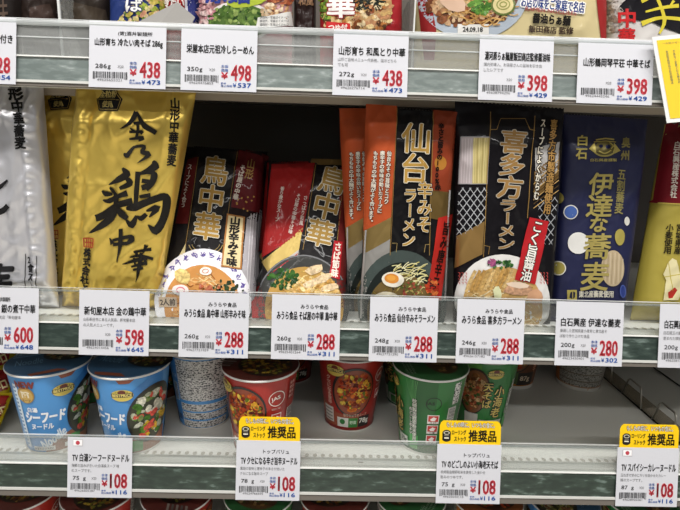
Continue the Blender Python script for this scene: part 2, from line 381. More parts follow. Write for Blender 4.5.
# ---------------------------------------------------------------- price tags
RED = '#de4b57'; BLUE = '#3a6cc2'; BLK = '#1c1b1d'; GRY = '#6a6a6c'
rb = random.Random(4)
def price_tag(row, xl, xr, label, name, price, tax, maker=None, desc=(), weight=None, flag=False, header=False, slip=0, wx='X20'):
    r = ROWS[row]; zl = r['z']; s1 = r['sg']-.0008; s0 = r['se']+.0002-slip
    o = np.array([0, 0, zl]); off = .0032
    def X(px, s):
        lo, hi = -1.2, 1.2
        for _ in range(40):
            m = (lo+hi)/2
            if proj(np.array([m, 0, zl])+TU*s+TN*off)[0, 0] < px: lo = m
            else: hi = m
        return m
    sm = (s0+s1)/2; a, b = X(xl, sm), X(xr, sm)
    base = np.array([(a+b)/2, 0, zl])+TU*s0+TN*off
    t = thing('price_tag', label, 'price tag', base, 'price tags in the shelf rails')
    U = np.array([b-a, 0, 0]); V = -TU*(s1-s0); O = np.array([a, 0, zl])+TU*s1+TN*off
    pl = Plane(O, U, V, -1); AS = (b-a)/(s1-s0)
    c = [O, O+U, O+U+V, O+V]; c2 = [p-TN*.0004 for p in c]
    link_mesh('tag_paper', c+c2, [(3, 2, 1, 0), (4, 5, 6, 7), (0, 1, 5, 4), (1, 2, 6, 5), (2, 3, 7, 6), (3, 0, 4, 7)], mat('#cfcfd5', 'print'), parent=t)
    P = lambda: Print(pl, 'uv', L=9, kind='ink', asp=AS)
    if maker: p = P(); x = .5-.022*len(maker); p.text(maker, x+.05, .145, 1.0-x+.0 if len(maker) < 6 else .82, .215, BLK, .012); p.build('maker_name', t)
    p = P(); k = min(.45, .042*len(name)+.06); x0 = .075 if len(name) > 9 else .1
    ny = (.255, .385) if row != 'bottom' else (.27, .40)
    if not desc and row == 'top' and not maker: ny = (.30, .43)
    p.text(name, x0, ny[0], .955, ny[1], BLK, .022); p.build('product_name', t)
    if desc:
        p = P()
        for i, d in enumerate(desc): p.text(d, .065, ny[1]+.04+.085*i, min(.93, .07+.043*len(d)), ny[1]+.095+.085*i, GRY)
        p.build('description', t)
    p = P()
    if weight: p.text(weight, .085, .645, .085+.05*len(weight), .71, '#3c3c3e', .01); p.text('g', .245, .665, .285, .725, '#3c3c3e', .01)
    p.text(wx, .375, .66, .45, .70, GRY); p.build('weight_text', t)
    p = P(); x = .055
    while x < .50:
        w = rb.choice((.006, .009, .014)); p.rect(x, .762, x+w, .875 if not (.09 < x < .46) else .86, '#3a3a3c'); x += w+rb.choice((.006, .009, .012))
    p.text('4962%d' % rb.randint(10**6, 10**7), .11, .868, .43, .905, GRY); p.build('barcode', t)
    p = P(); p.text('本体', .53, .598, .625, .648, BLUE, .01); p.text('価格', .53, .655, .625, .705, BLUE, .01); p.text('参考', .53, .865, .60, .897, BLUE, .01)
    p.text('税込価格', .53, .902, .68, .937, BLUE, .01); p.text('¥', .69, .875, .735, .935, BLUE, .02); p.text(tax, .755, .87, .93, .938, BLUE, .045); p.build('tax_price', t)
    p = P(); p.text('¥', .535, .715, .62, .81, RED, .05); p.text(price, .665, .60, .925, .835, RED, .035); p.build('price', t)
    if flag:
        p = P(); p.rect(.08, .035, .235, .145, '#b9b4b6'); p.up(); p.rect(.088, .042, .227, .138, '#f1eff1'); p.up(); p.ell(.157, .09, .032, .034, '#b8414e'); p.build('flag_emblem', t)
    if header:
        H = .0272; Wd = b-a; O2 = O+TU*H-TN*.0004; V2 = -TU*(H+.0012); U2 = U*.955; O2 = O2+U*.03
        pts = [(0, 1), (0, .22), (.02, .08), (.06, 0), (.94, 0), (.98, .08), (1, .22), (1, 1)]
        f = [O2+U2*x+V2*y for x, y in pts]; n = len(f); bk = [p_-TN*.0004 for p_ in f]
        h = link_mesh('header_card', f+bk, [tuple(range(n))[::-1], tuple(range(n, 2*n))]+[(i, (i+1) % n, n+(i+1) % n, n+i) for i in range(n)],
                      mat('#f2c61c', 'print'), parent=t, label='yellow card strip above the tag')
        p = Print(Plane(O2, U2, V2, -1), 'uv', L=9, kind='ink', asp=3.1)
        p.text('もしもの時に、いつもの食に。', .11, .05, .89, .27, '#7a5210', .075); p.up(2)
        p.text('もしもの時に、いつもの食に。', .11, .05, .89, .27, '#fdfcf6', .025); p.build('header_slogan', h)
        p = Print(Plane(O2, U2, V2, -1), 'uv', L=9, kind='ink', asp=3.1)
        p.rect(.045, .50, .18, .76, '#231f1c'); p.ell(.1125, .76, .0675, .1, '#231f1c'); p.ell(.1125, .5, .0675, .12, '#231f1c'); p.up()
        p.ell(.1125, .5, .05, .075, '#c9c4ae'); p.up(); p.ell(.1125, .5, .035, .045, '#231f1c'); p.rect(.075, .68, .15, .73, '#e8e2cc'); p.rect(.075, .60, .15, .63, '#8b8577'); p.build('can_symbol', h)
        p = Print(Plane(O2, U2, V2, -1), 'uv', L=9, kind='ink', asp=3.1)
        p.text('ローリング', .20, .38, .43, .57, '#231f1c', .03); p.text('ストック', .24, .64, .43, .84, '#231f1c', .03)
        p.text('推奨品', .475, .38, .925, .84, '#231f1c', .035); p.build('header_title', h)
    return t
PT = price_tag
PT('top', -61, 16, 'white price tag cut by the left edge of the photo, on the top rail', '冷たい中華 スープ付き', '328', '354', '酒井製麺所', weight='260')
PT('top', 89, 166, 'white price tag reading 438 on the top rail, above the gold foil packets', '山形育ち 冷たい肉そば 286g', '438', '473', '(資)酒井製麺所', weight='286')
PT('top', 181, 257, 'white price tag reading 498, the only one with that price, on the top rail', '栄屋本店元祖冷しらーめん', '498', '537', weight='350', wx='X20')
PT('top', 333, 408, 'white price tag reading 438 on the top rail with two grey lines of description', '山形育ち 和風とり中華', '438', '473', None, ('山形ご当地メニュー代表格。温冷どちら', 'でも可'), '272')
PT('top', 479, 553, 'white price tag reading 398 on the top rail with two grey lines of description', '湯河原らぁ麺屋飯田商店監修醤油味', '398', '429', None, ('国内初導入、お店屋さんの旨味を引き出', 'したレアです'))
PT('top', 577.5, 653, 'white price tag reading 398 on the top rail beside the yellow hanging card', '山形鶴岡琴平荘 中華そば', '398', '429')
PT('middle', -34, 38.5, 'white price tag reading 600 below the silver packet on the middle rail', '新旬屋本店 銀の煮干中華', '600', '648', '酒井製麺所', ('山形新庄市にある人気店「新旬屋本',))
PT('middle', 79, 149, 'white price tag reading 598 on the middle rail below the gold packets', '新旬屋本店 金の鶏中華', '598', '645', None, ('山形新庄市にある人気店、新旬屋本店', 'の人気メニューです。'))
PT('middle', 179, 248.5, 'white price tag reading 288 under the packet with the patterned white bowl', 'みうら食品 鳥中華 山形辛みそ味', '288', '311', 'みうらや食品', weight='260')
PT('middle', 271.5, 340, 'white price tag reading 288 under the packet with the dark bowl of chicken and greens', 'みうら食品 そば屋の中華 鳥中華', '288', '311', 'みうらや食品', weight='260')
PT('middle', 369.5, 437.5, 'white price tag reading 288 under the packet with an egg in its dark bowl', 'みうら食品 仙台辛みそラーメン', '288', '311', 'みうらや食品', weight='248')
PT('middle', 456.5, 524, 'white price tag reading 288 under the packet with the white bowl of roast pork', 'みうら食品 喜多方ラーメン', '288', '311', 'みうらや食品', weight='246')
PT('middle', 555.5, 623, 'white price tag reading 280 on the middle rail below the navy spotted packet', '白石興産 伊達な蕎麦', '280', '302', None, ('厳選した宮城県産小麦粉と東北産そ', 'ば粉で作り上げた逸品'), '200')
PT('middle', 659, 726, 'white price tag cut by the right edge of the photo, on the middle rail', '白石興産 宮城県産うーめん', '280', '302', None, ('白石蔵王の麓で', '恵まれた環境で'), '200')
PT('bottom', 67.5, 132, 'white price tag reading 108 with small flag, no yellow strip, below blue cups', 'TV 白湯シーフードヌードル', '108', '116', None, ('海鮮の旨みがきいた白湯系スープ 味', 'のスープです。'), '75', flag=True)
PT('bottom', 236, 300, 'white price tag with yellow strip, reading 108, in front of the red cup', 'TV クセになる辛さ旨辛ヌードル', '108', '116', 'トップバリュ', ('黒胡の旨味と唐辛子の辛さが効いた', 'クセになる旨辛スープ'), '78', header=True)
PT('bottom', 436.5, 500.5, 'white price tag with yellow strip, reading 108, in front of the green noodle cups', 'TV のどごしのよい小海老天そば', '108', '116', 'トップバリュ', ('枕崎製造鰹節粉末を使用した合わせ', '旨みのつゆです。'), '75', header=True)
PT('bottom', 616.5, 678, 'white price tag with both flag and yellow strip, at bottom rail right end', 'TV スパイシーカレーヌードル', '108', '116', None, ('玉ねぎの甘みにカリを効かせたカレー', '味のスープです。'), '87', flag=True, header=True)
# ---------------------------------------------------------------- soft packets
def sm(a, b, x): t = np.clip((x-a)/(b-a), 0, 1); return t*t*(3-2*t)
class Packet(Surf):
    """front face of a filled packet: flat sealed ends, pillow in between, creases. v = 0 at the top"""
    def __init__(s, tl, tr, br, bl, thick, seed, seal=(.06, .05), wr=.0012, side=.12, sgn=-1, fold=1.0, vert=0., crimp=None):
        s.c = [np.array(x, float) for x in (tl, tr, br, bl)]; s.sgn = sgn
        s.nu, s.nv = 56, 96; s.th = thick
        n = np.cross(s.c[1]-s.c[0], s.c[3]-s.c[0]); n /= np.linalg.norm(n)
        if n[1] > 0: n = -n
        s.n0 = n
        u = np.linspace(0, 1, s.nu+1)[None, :]; v = np.linspace(0, 1, s.nv+1)[:, None]
        pu = np.sqrt(np.clip(1-np.abs(2*u-1)**(1/side*.55+1.5), 0, 1)); pv = sm(0, seal[0]*2.6, v-seal[0]*.5)*sm(0, seal[1]*2.6, 1-v-seal[1]*.5)
        H = thick*(pu*pv)
        W = np.zeros((s.nv+1, s.nu+1)); asp = np.linalg.norm(s.c[3]-s.c[0])/np.linalg.norm(s.c[1]-s.c[0])
        nz = noise.noise
        for j in range(s.nv+1):
            for i in range(s.nu+1):
                x, y = i/s.nu, j/s.nv*asp
                e = 1-min(1, min(y, asp-y)/.45)                     # ends crumple more
                a = 1-2*abs(nz(Vector((x*2.6+y*.9, y*1.7-x*.7, seed))))       # ridged creases
                b = 1-2*abs(nz(Vector((x*5+y*2, y*2.4, seed+9))))
                c2 = 1-2*abs(nz(Vector((x*8-y*3, y*5+x*2, seed+21))))
                w = (.45*max(0, a)**3*(.5+.5*e)+.35*max(0, b)**4*(.5+.8*e)+.14*max(0, c2)**3*(.4+e))*fold
                w += .5*nz(Vector((x*3.5, y*2.2, seed+4)))+vert*nz(Vector((x*9, y*.8, seed+2)))
                if crimp: w += .55*math.exp(-((x-crimp)/.022)**2)*(abs(math.sin(y*26+2*nz(Vector((y*3, 0, seed)))))-.4)-.5*math.exp(-((x-crimp-(.05 if crimp < .5 else -.05))/.03)**2)
                W[j, i] = w
        edge = sm(0, .05, u)*sm(0, .05, 1-u)*sm(0, .03, v)*sm(0, .03, 1-v)
        s.H = H+W*wr*edge*2
        s.Hs = H; s.lift = .0008 if wr > .0024 else .0006
    def h(s, uv, H=None):
        x = np.clip(uv[:, 0], 0, 1)*s.nu; y = np.clip(uv[:, 1], 0, 1)*s.nv
        i = np.minimum(x.astype(int), s.nu-1); j = np.minimum(y.astype(int), s.nv-1); a, b = x-i, y-j; H = s.H if H is None else H
        return (H[j, i]*(1-a)*(1-b)+H[j, i+1]*a*(1-b)+H[j+1, i]*(1-a)*b+H[j+1, i+1]*a*b)
    def B(s, uv):
        u, v = uv[:, :1], uv[:, 1:2]; c = s.c
        return c[0]*(1-u)*(1-v)+c[1]*u*(1-v)+c[2]*u*v+c[3]*(1-u)*v
    def P(s, uv): return s.B(uv)+s.n0*s.h(uv)[:, None]
    def Pi(s, uv): return s.B(uv)+s.n0*s.h(uv, s.Hs)[:, None]
    def N(s, uv):
        e = .012; q = np.clip(uv, e, 1-e); d = []
        for k in ((e, 0), (-e, 0), (0, e), (0, -e)): d.append(s.P(q+np.array(k)))
        n = np.cross(d[0]-d[1], d[2]-d[3]); n /= np.linalg.norm(n, axis=1, keepdims=True)
        n[(n@s.n0) < 0] *= -1
        return n
def packet_body(sf, name, m, parent, back=.55, teeth=True):
    nu, nv = sf.nu, sf.nv
    g = np.array([(i/nu, j/nv) for j in range(nv+1) for i in range(nu+1)])
    Pf = sf.P(g); Bs = sf.B(g); hh = sf.h(g)[:, None]
    Pb = Bs-sf.n0*(np.maximum(hh, 0)*back+.0003)
    if teeth:                                                      # pinked top edge
        for i in range(nu+1):
            if i % 2:
                d = (sf.c[3]-sf.c[0])*.004; Pf[i] += d; Pb[i] += d
    n = len(g); V = np.concatenate([Pf, Pb]); Fc = []
    k = lambda j, i: j*(nu+1)+i
    for j in range(nv):
        for i in range(nu):
            Fc.append((k(j, i), k(j+1, i), k(j+1, i+1), k(j, i+1))); Fc.append((n+k(j, i), n+k(j, i+1), n+k(j+1, i+1), n+k(j+1, i)))
    for j in range(nv):
        Fc.append((k(j, 0), n+k(j, 0), n+k(j+1, 0), k(j+1, 0))); Fc.append((k(j, nu), k(j+1, nu), n+k(j+1, nu), n+k(j, nu)))
    for i in range(nu):
        Fc.append((k(0, i), k(0, i+1), n+k(0, i+1), n+k(0, i))); Fc.append((k(nv, i), n+k(nv, i), n+k(nv, i+1), k(nv, i+1)))
    return link_mesh(name, V, Fc, m, parent=parent, smooth=True)
def stand(label, cat, group, top, xb, Yb, Yt, zdeck, thick, seed, name='noodle_packet', **kw):
    """a packet whose foot stands on the deck at depth Yb between two sight columns, its head leaning at depth Yt"""
    bl, br = base_pt(xb[0], Yb, zdeck+.001), base_pt(xb[1], Yb, zdeck+.001)
    tl, tr = at(top[0], top[1], Yt), at(top[2], top[3], Yt)
    sf = Packet(tl, tr, br, bl, thick, seed, **kw)
    t = thing(name, label, cat, (bl+br)/2, group)
    return t, sf
def food(p, cx, cy, rx, ry, rnd, n, cols, r=(1.2, 2.6), ymax=None, a=(0, 1)):
    for i in range(n):
        th = rnd.uniform(0, 2*PI); q = math.sqrt(rnd.random()); x, y = cx+rx*q*math.cos(th), cy+ry*q*math.sin(th)
        if ymax and y > ymax: continue
        s_ = rnd.uniform(*r); p.layer += .02; p.blob(x, y, s_, s_*rnd.uniform(.5, .9), rnd.choice(cols), rnd, 'food')
def noodles(p, cx, cy, rx, ry, rnd, n, cols, w=.7, flow=0.):
    for i in range(n):
        th = rnd.uniform(0, 2*PI); q = math.sqrt(rnd.random())*.85; x, y = cx+rx*q*math.cos(th), cy+ry*q*math.sin(th)
        a = flow+rnd.uniform(-.5, .5); L = rnd.uniform(.25, .6)*rx; pts = []
        for k in range(5):
            t = k/4-.5; xx, yy = x+L*t*math.cos(a), y+L*t*math.sin(a)+2.2*math.sin(k*1.3+i)
            d = math.hypot((xx-cx)/rx, (yy-cy)/ry)
            if d > .97: xx, yy = cx+(xx-cx)/d*.97, cy+(yy-cy)/d*.97
            pts.append((xx, yy))
        p.layer += .02; p.curve(pts, w, rnd.choice(cols), 'food', k=2)
# ---------------------------------------------------------------- middle shelf packets
def P_(sf, kind='print', L=2.6): return Print(sf, 'px', L=L, kind=kind)
def conv(ox, oy, k, pts): return [(x/k+ox, y/k+oy) for x, y in pts]
def outlined(p, fn, col, edge, w, under=None, wu=0):
    """letters with a rim: rim first, face on the next layer"""
    if under: fn(under, wu); p.up(.5)
    fn(edge, w); p.up(.5); fn(col, .35); p.up(.5)
# --- silver foil packet
t, sf = stand('silver foil noodle packet with black brush lettering at the left edge', 'noodle packet', None, (-66, 84, 43, 82), (-56, 59), .045, .04, ZM, .017, 3, wr=.0028, seal=(.05, .05), name='foil_noodle_packet', vert=.6, fold=1.4, crimp=.88)
packet_body(sf, 'foil_pouch', mat('#e4e3e8', 'foil'), t)
p = P_(sf, 'ink'); p.vtext('山形中華蕎麦', (17, 77), (21.5, 149), 10.5, '#1b1a1c', .06); p.build('side_lettering', t)
p = P_(sf, 'ink'); [p.text(ch, x0, y0, x1, y1, '#1b1a1c', 0, dil=1.3, shear=-.15) for ch, x0, y0, x1, y1 in (('銀', -58, 92, -14, 136), ('の', -50, 142, -16, 168), ('煮', -46, 172, -6, 178), ('中', -44, 232, -12, 262), ('華', -34, 264, 12, 304))]; p.curve([(-34, 204), (-8, 193), (9, 180)], [5, 6, 2], '#1b1a1c'); p.curve([(-34, 217), (0, 212), (10, 205)], [6, 6, 5], '#1b1a1c'); p.build('title_lettering', t)
p = P_(sf, 'ink'); p.vtext('2食スープ付', (30, 256), (33, 306), 7.5, '#1b1a1c', .05); p.stroke([(24.5, 254), (26.5, 314)], .7, '#2b2a2c'); p.stroke([(36.5, 256), (38.5, 314)], .7, '#2b2a2c'); p.build('portion_lettering', t)
# --- gold foil packet (front) and the one behind it
t, sf = stand('front gold foil noodle packet with large black brush characters', 'noodle packet', 'gold foil packets', (76, 84, 197, 88), (62, 158), .05, .028, ZM, .016, 11, wr=.0030, seal=(.05, .04), name='foil_noodle_packet', fold=1.7, vert=.4, crimp=.13)
packet_body(sf, 'foil_pouch', mat('#eccb62', 'foil'), t)
BK = '#1d1a16'
p = P_(sf, 'ink', 3)
k = lambda pts: conv(85, 160, 6.8, pts)
for pts, w in [([(268, 50), (292, 92), (238, 130), (172, 164)], [10, 36, 28, 3]), ([(296, 122), (308, 158), (246, 188)], [20, 30, 16]), ([(125, 204), (150, 226), (192, 230)], [6, 28, 12]),
               ([(178, 180), (196, 205), (222, 232)], [6, 20, 14]), ([(130, 268), (168, 276), (240, 240), (292, 222)], [6, 26, 22, 32]), ([(78, 392), (130, 372), (225, 305), (325, 278)], [34, 34, 30, 34]),
               ([(213, 220), (214, 300), (172, 395), (105, 450), (38, 492)], [20, 28, 38, 30, 2]), ([(212, 318), (248, 365), (290, 398)], [18, 38, 22]),
               ([(462, 6), (478, 38), (430, 68), (372, 88)], [12, 44, 26, 4]), ([(364, 78), (354, 180), (344, 305)], [26, 22, 20]),
               ([(372, 92), (446, 84), (472, 104), (456, 158), (418, 198)], [12, 20, 34, 28, 24]), ([(385, 140), (442, 148)], 20), ([(385, 190), (442, 172)], 26), ([(370, 250), (452, 236)], [14, 22]),
               ([(284, 326), (340, 320), (430, 282), (538, 246), (556, 290), (532, 400), (482, 476), (428, 440)], [14, 38, 32, 36, 38, 36, 42, 4]),
               ([(282, 405), (318, 440), (348, 378)], [8, 36, 10]), ([(350, 382), (380, 398), (418, 366)], [8, 26, 20]), ([(418, 346), (492, 324), (438, 388)], [8, 38, 6])]:
    p.curve(k(pts), [x/4.8 for x in w] if isinstance(w, list) else w/4.8, BK)
k = lambda pts: conv(85, 100, 7.5, pts)
for pts, w in [([(268, 216), (340, 175), (396, 92)], [2, 22, 30]), ([(396, 88), (452, 190), (534, 248)], [12, 30, 26]), ([(372, 176), (432, 170)], [12, 18]), ([(402, 168), (396, 230), (384, 292)], 15),
               ([(338, 236), (434, 238)], [14, 18]), ([(336, 292), (432, 284), (402, 308)], [10, 24, 4]), ([(348, 208), (370, 232)], [6, 16]), ([(420, 255), (440, 235)], [12, 6]),
               ([(304, 396), (326, 414), (374, 352), (442, 350), (424, 392), (480, 408), (396, 472)], [8, 28, 14, 20, 20, 28, 2])]:
    p.curve(k(pts), [x/5.3 for x in w] if isinstance(w, list) else w/5.3, BK)
k = lambda pts: conv(75, 225, 7.29, pts)
for pts, w in [([(252, 92), (276, 138)], [3, 26]), ([(275, 112), (398, 84), (416, 104), (372, 142)], [14, 20, 34, 8]), ([(280, 142), (386, 130)], 18), ([(332, 28), (332, 130), (318, 268)], [20, 26, 2]),
               ([(432, 192), (560, 174)], [12, 18]), ([(405, 228), (470, 222), (576, 242)], [6, 16, 14]), ([(358, 276), (440, 256), (530, 240)], [4, 22, 18]), ([(412, 302), (532, 270)], [10, 22]), ([(425, 325), (502, 310)], 12),
               ([(524, 142), (498, 205)], [22, 8]), ([(448, 180), (456, 232)], [16, 12]), ([(484, 200), (472, 300), (450, 412)], [18, 24, 2]), ([(430, 235), (440, 285)], 10), ([(520, 232), (510, 280)], 10)]:
    p.curve(k(pts), [x/5.3 for x in w] if isinstance(w, list) else w/5.3, BK)
p.build('brush_lettering', t)
p = P_(sf, 'ink', 1.5); p.poly([(95, 99), (103, 87), (117, 87), (124.5, 99), (119, 111), (101, 111)], '#17161a'); p.up()
p.stroke([(97, 99), (103.7, 88.4), (116.5, 88.4), (122.7, 99), (118.2, 109.6), (101.8, 109.6), (97, 99)], .6, '#b79b52'); p.text('全粒粉', 100, 91, 119.5, 98, '#d8c47a', .04); p.text('使用', 104.5, 101.5, 115.5, 107.5, '#d8c47a', .04); p.stroke([(98.5, 99.8), (121, 99.8)], .5, '#b79b52'); p.build('hexagon_badge', t)
p = P_(sf, 'ink'); p.vtext('山形中華蕎麦', (177, 98), (171.5, 166), 9, BK, .05); p.build('side_lettering', t)
p = P_(sf, 'ink'); p.vtext('株式会社とくぢ', (88.5, 248), (84, 310), 8.6, BK, .05); p.build('maker_lettering', t)
p = P_(sf, 'ink'); p.stroke([(84.5, 237.5), (94.5, 238), (94, 247), (84, 246.5), (84.5, 237.5)], 1, '#b5352f')
for x in (87, 89.2, 91.6): p.stroke([(x, 238), (x-.2, 246.5)], .8, '#b5352f')
p.stroke([(85, 242), (94, 242.3)], .8, '#b5352f'); p.build('seal_stamp', t)
a = base_pt(38, .08, ZM)[0]-base_pt(75, .05, ZM)[0]
copy_tree(t, 'rear gold foil noodle packet, mostly hidden behind the front gold one', loc=t.location+Vector((-.055, .046, 0)), rotz=.04).rotation_euler[1] = -.085
# --- dark packet, patterned white bowl (leans back)
GOLD, GOLDD, CREAM = '#b4924a', '#93743f', '#e8dfc4'
def title(p, txt, a, b, w, face='#b0893f', edge='#ddd7c6', under='#141214'):
    q = w > 20
    p.vtext(txt, a, b, w, under, 0, dil=2.1 if q else 1.4); p.up(.6); p.vtext(txt, a, b, w, edge, 0, dil=1.2 if q else .9); p.up(.6); p.vtext(txt, a, b, w, face, 0, dil=.6 if q else .35, kind='ink'); p.up(.6)
rnd = random.Random(7)
t, sf = stand('dark ramen packet with gold title above a white bowl patterned in violet', 'noodle packet', None, (184, 146, 262, 152), (158, 249), .026, .12, ZM, .010, 21, seal=(.05, .05), wr=.0017, fold=1.2)
packet_body(sf, 'film_pouch', mat('#151214', 'film'), t)
p = P_(sf)
p.poly([(188, 160), (198, 158), (188, 224), (176, 224)], '#5f1b1a'); p.poly([(239, 150), (263, 157), (259, 213), (231, 207)], '#5a171b'); p.poly([(231, 207), (259, 213), (257, 222), (229, 214)], '#1d0d0e')
p.poly([(160, 290), (186, 244), (183, 275), (170, 318), (156, 318)], '#c9b98a'); p.poly([(247, 218), (257, 212), (252, 300), (240, 290)], '#a9a4a8'); p.up()
for x in (249, 251.5, 254): p.stroke([(x+2, 214), (x-3, 292)], .5, '#d9d6d8')
for i in range(12): p.ell(rnd.uniform(236, 254), rnd.uniform(196, 212), .9, .9, '#a9803f')
p.stroke([(198.5, 158), (185.5, 250)], .5, GOLDD); p.stroke([(237.5, 152), (228, 214)], .5, GOLDD); p.build('side_panels', t)
p = P_(sf); p.layer = 3; p.vtext('スープによく合う', (191, 165), (183, 208), 4.2, '#d9cfc4', .03); p.vtext('そば屋の中華', (243.5, 166), (235, 200), 5.5, '#cfc4b8', .04); p.vtext('山形', (252, 160), (248.5, 180), 8, '#9c7c46', .03); p.build('small_lettering', t)
p = P_(sf); p.layer = 2; title(p, '鳥中華', (217, 158), (205.5, 241), 27); p.build('title_lettering', t)
p = P_(sf); p.layer = 1; p.ring(206, 243, 17, 12, .8, '#a08a58', a0=10, a1=170); p.ring(206, 243, 14, 9.5, .5, '#a08a58', a0=10, a1=170); p.build('gold_crest', t)
p = P_(sf, L=3); p.layer = 2
p.ell(203, 302, 48, 53, '#e6e3e8', n=40); p.up()
for i in range(15):
    th = math.radians(-170+i*11.5); x, y = 203+43*math.cos(th), 302+47.5*math.sin(th); 
    for q in range(4): p.curve([(x+rnd.uniform(-3, 3), y+rnd.uniform(-3, 3)) for _ in range(3)], .8, '#5a4a92', k=2)
p.up(); p.ell(203, 308, 38, 43, '#c68b4c', n=40); p.up()
noodles(p, 203, 308, 36, 41, rnd, 90, ['#e6b878', '#f2d29a', '#c98f50', '#9c5e2a'], 1.1); p.up()
food(p, 228, 292, 15, 12, rnd, 40, ['#26381f', '#1b2a18', '#34492a'], (1.5, 3), 320); p.up()
p.blob(183, 277, 9, 7.5, '#ecce84', rnd, 'food', rot=.3); p.ell(206, 271.5, 6, 4, '#efe9df'); p.up(); p.ring(206, 271.5, 3, 2, .9, '#c98a7a'); p.ell(181, 290, 8, 5, '#efe0dc'); p.up(); p.ring(181, 290, 4, 2.5, 1, '#d8788a')
food(p, 208, 288, 14, 5, rnd, 14, ['#c9795a', '#d99a6a', '#b8603f'], (1.5, 3)); p.build('bowl_picture', t)
p = P_(sf); p.layer = 9; p.poly([(227, 214), (245, 217.5), (241.5, 270), (221.5, 267)], '#a9713a'); p.up(); p.poly([(228.6, 215.8), (243.2, 218.6), (240, 268.4), (223.3, 265.7)], '#dfcb9c'); p.up()
p.vtext('山形辛みそ味', (236, 217.5), (231.5, 267), 10.5, '#1b1614', .06); p.build('flavour_label', t)
p = P_(sf); p.layer = 9; p.poly([(160, 297), (177, 297), (177, 307), (160, 307)], '#c9b29a'); p.up(); p.text('2人前', 161.5, 298.5, 175.5, 305.5, '#3a2c28', .03); p.build('portion_label', t)
copy_tree(t, 'dark ramen packet standing hidden behind the one with the patterned white bowl', loc=t.location+Vector((.001, .034, 0)), rotz=-.02)
# --- dark packet with chicken and greens
rnd = random.Random(8)
t, sf = stand('dark ramen packet with wide red panel above a dark bowl of chicken and greens', 'noodle packet', None, (269, 162, 350, 163), (259, 343), .026, .105, ZM, .010, 33, seal=(.05, .05), wr=.0018, fold=1.2)
packet_body(sf, 'film_pouch', mat('#151214', 'film'), t)
p = P_(sf)
p.poly([(272, 165), (315, 163), (303, 232), (262, 258)], '#8f1c1c'); p.poly([(318, 160), (350, 161), (349, 166), (317, 165)], '#8a7040', 'metalink'); p.poly([(262, 262), (303, 228), (299, 250), (268, 272)], '#b39a58', 'metalink')
p.poly([(268, 272), (299, 250), (297, 262), (266, 290)], '#b9b2ac'); p.up(); p.stroke([(268, 276), (298, 254)], .8, '#a8242a'); p.stroke([(274, 246), (284, 243), (280, 247)], 1.4, '#a8242a')
p.poly([(340, 168), (350, 166), (344, 310), (336, 300)], '#6a2220'); p.poly([(252, 302), (262, 290), (268, 318), (252, 318)], '#9c1f22')
p.stroke([(316, 165), (303, 250)], .6, GOLDD); p.stroke([(345, 166), (336, 250)], .6, GOLDD); p.build('side_panels', t)
p = P_(sf); p.layer = 3
for (a, b, s_) in [((283, 187), (277, 222), '香り豊かなスープ'), ((299, 194), (290, 234), 'そば屋の中華そば味'), ((306, 196), (301, 226), 'さっぱり和風')]: p.vtext(s_, a, b, 4, '#d9c9c0', .03)
p.build('small_lettering', t)
p = P_(sf); p.layer = 2; title(p, '鳥中華', (335.5, 168), (317, 247), 27, '#a07e3c'); p.build('title_lettering', t)
p = P_(sf, L=3); p.layer = 2; p.ell(303, 304, 46, 49, '#3d3d3b', n=40); p.up(); p.ring(303, 304, 45, 48, 1.2, '#77777a', a0=190, a1=330); p.up(.3); p.ell(304, 309, 39, 42, '#b8904a', n=40); p.up()
noodles(p, 304, 309, 37, 40, rnd, 70, ['#e2be68', '#f0d28c', '#a87a30'], 1.1); p.up()
food(p, 284, 279, 15, 9, rnd, 34, ['#2c5a22', '#1f4419', '#43702f'], (1.6, 4)); food(p, 312, 290, 24, 18, rnd, 60, ['#dcb26a', '#e6c88c', '#c99446', '#e8d39a'], (1.5, 4)); p.up()
for x, y, a, b in ((315, 270, 10, 4.5), (322, 279, 12, 4), (310, 284, 8, 4), (330, 288, 9, 4)): p.blob(x, y, a, b, '#ecd0a6', rnd, 'food', rot=-.3)
p.build('bowl_picture', t)
p = P_(sf); p.layer = 9; p.poly([(334, 241), (342, 242), (339, 280), (329, 277)], '#b3202a'); p.up(); p.vtext('さば節味', (338, 243), (334, 278), 6.5, '#f0e4d8', .05); p.build('flavour_label', t)
copy_tree(t, 'dark ramen packet standing hidden behind the one with chicken and greens', loc=t.location+Vector((-.007, .034, 0)), rotz=.03)
# --- orange striped packet with egg
rnd = random.Random(9)
t, sf = stand('front black and orange ramen packet with gold title and a halved egg', 'noodle packet', 'orange striped ramen packets', (367, 105, 456, 112), (360, 440), .028, .03, ZM, .014, 41, seal=(.05, .05), wr=.0018, fold=1.2)
packet_body(sf, 'film_pouch', mat('#141315', 'film'), t)
p = P_(sf)
p.poly([(366, 104), (397, 106), (391, 217), (364, 231)], '#b6512c'); p.poly([(364, 231), (391, 217), (390, 239), (364, 254)], '#9d8450', 'metalink'); p.poly([(364, 254), (390, 239), (389, 262), (362, 318), (358, 318)], '#8f8c88')
p.poly([(433, 110), (457, 112), (450, 192), (430, 190)], '#8a3a22'); p.poly([(430, 190), (450, 192), (449, 222), (429, 218)], '#7d6538', 'metalink'); p.up(2)
p.poly([(438, 218), (452, 214), (440, 300), (426, 298)], '#ae2820'); p.ell(440, 163, 6, 7, '#a8702c'); p.stroke([(397, 108), (390, 255)], .6, GOLDD); p.stroke([(433, 112), (429, 255)], .6, GOLDD); p.up()
p.stroke([(449, 190), (444, 300)], 1.6, '#b8b4b2'); p.stroke([(366.5, 230), (361, 318)], 1.6, '#a8a4a2')
p.stroke([(392, 243), (397, 243), (396, 252)], .6, '#a08a58'); p.stroke([(424, 252), (425, 244), (429, 244)], .6, '#a08a58'); p.build('side_panels', t)
p = P_(sf); p.layer = 5
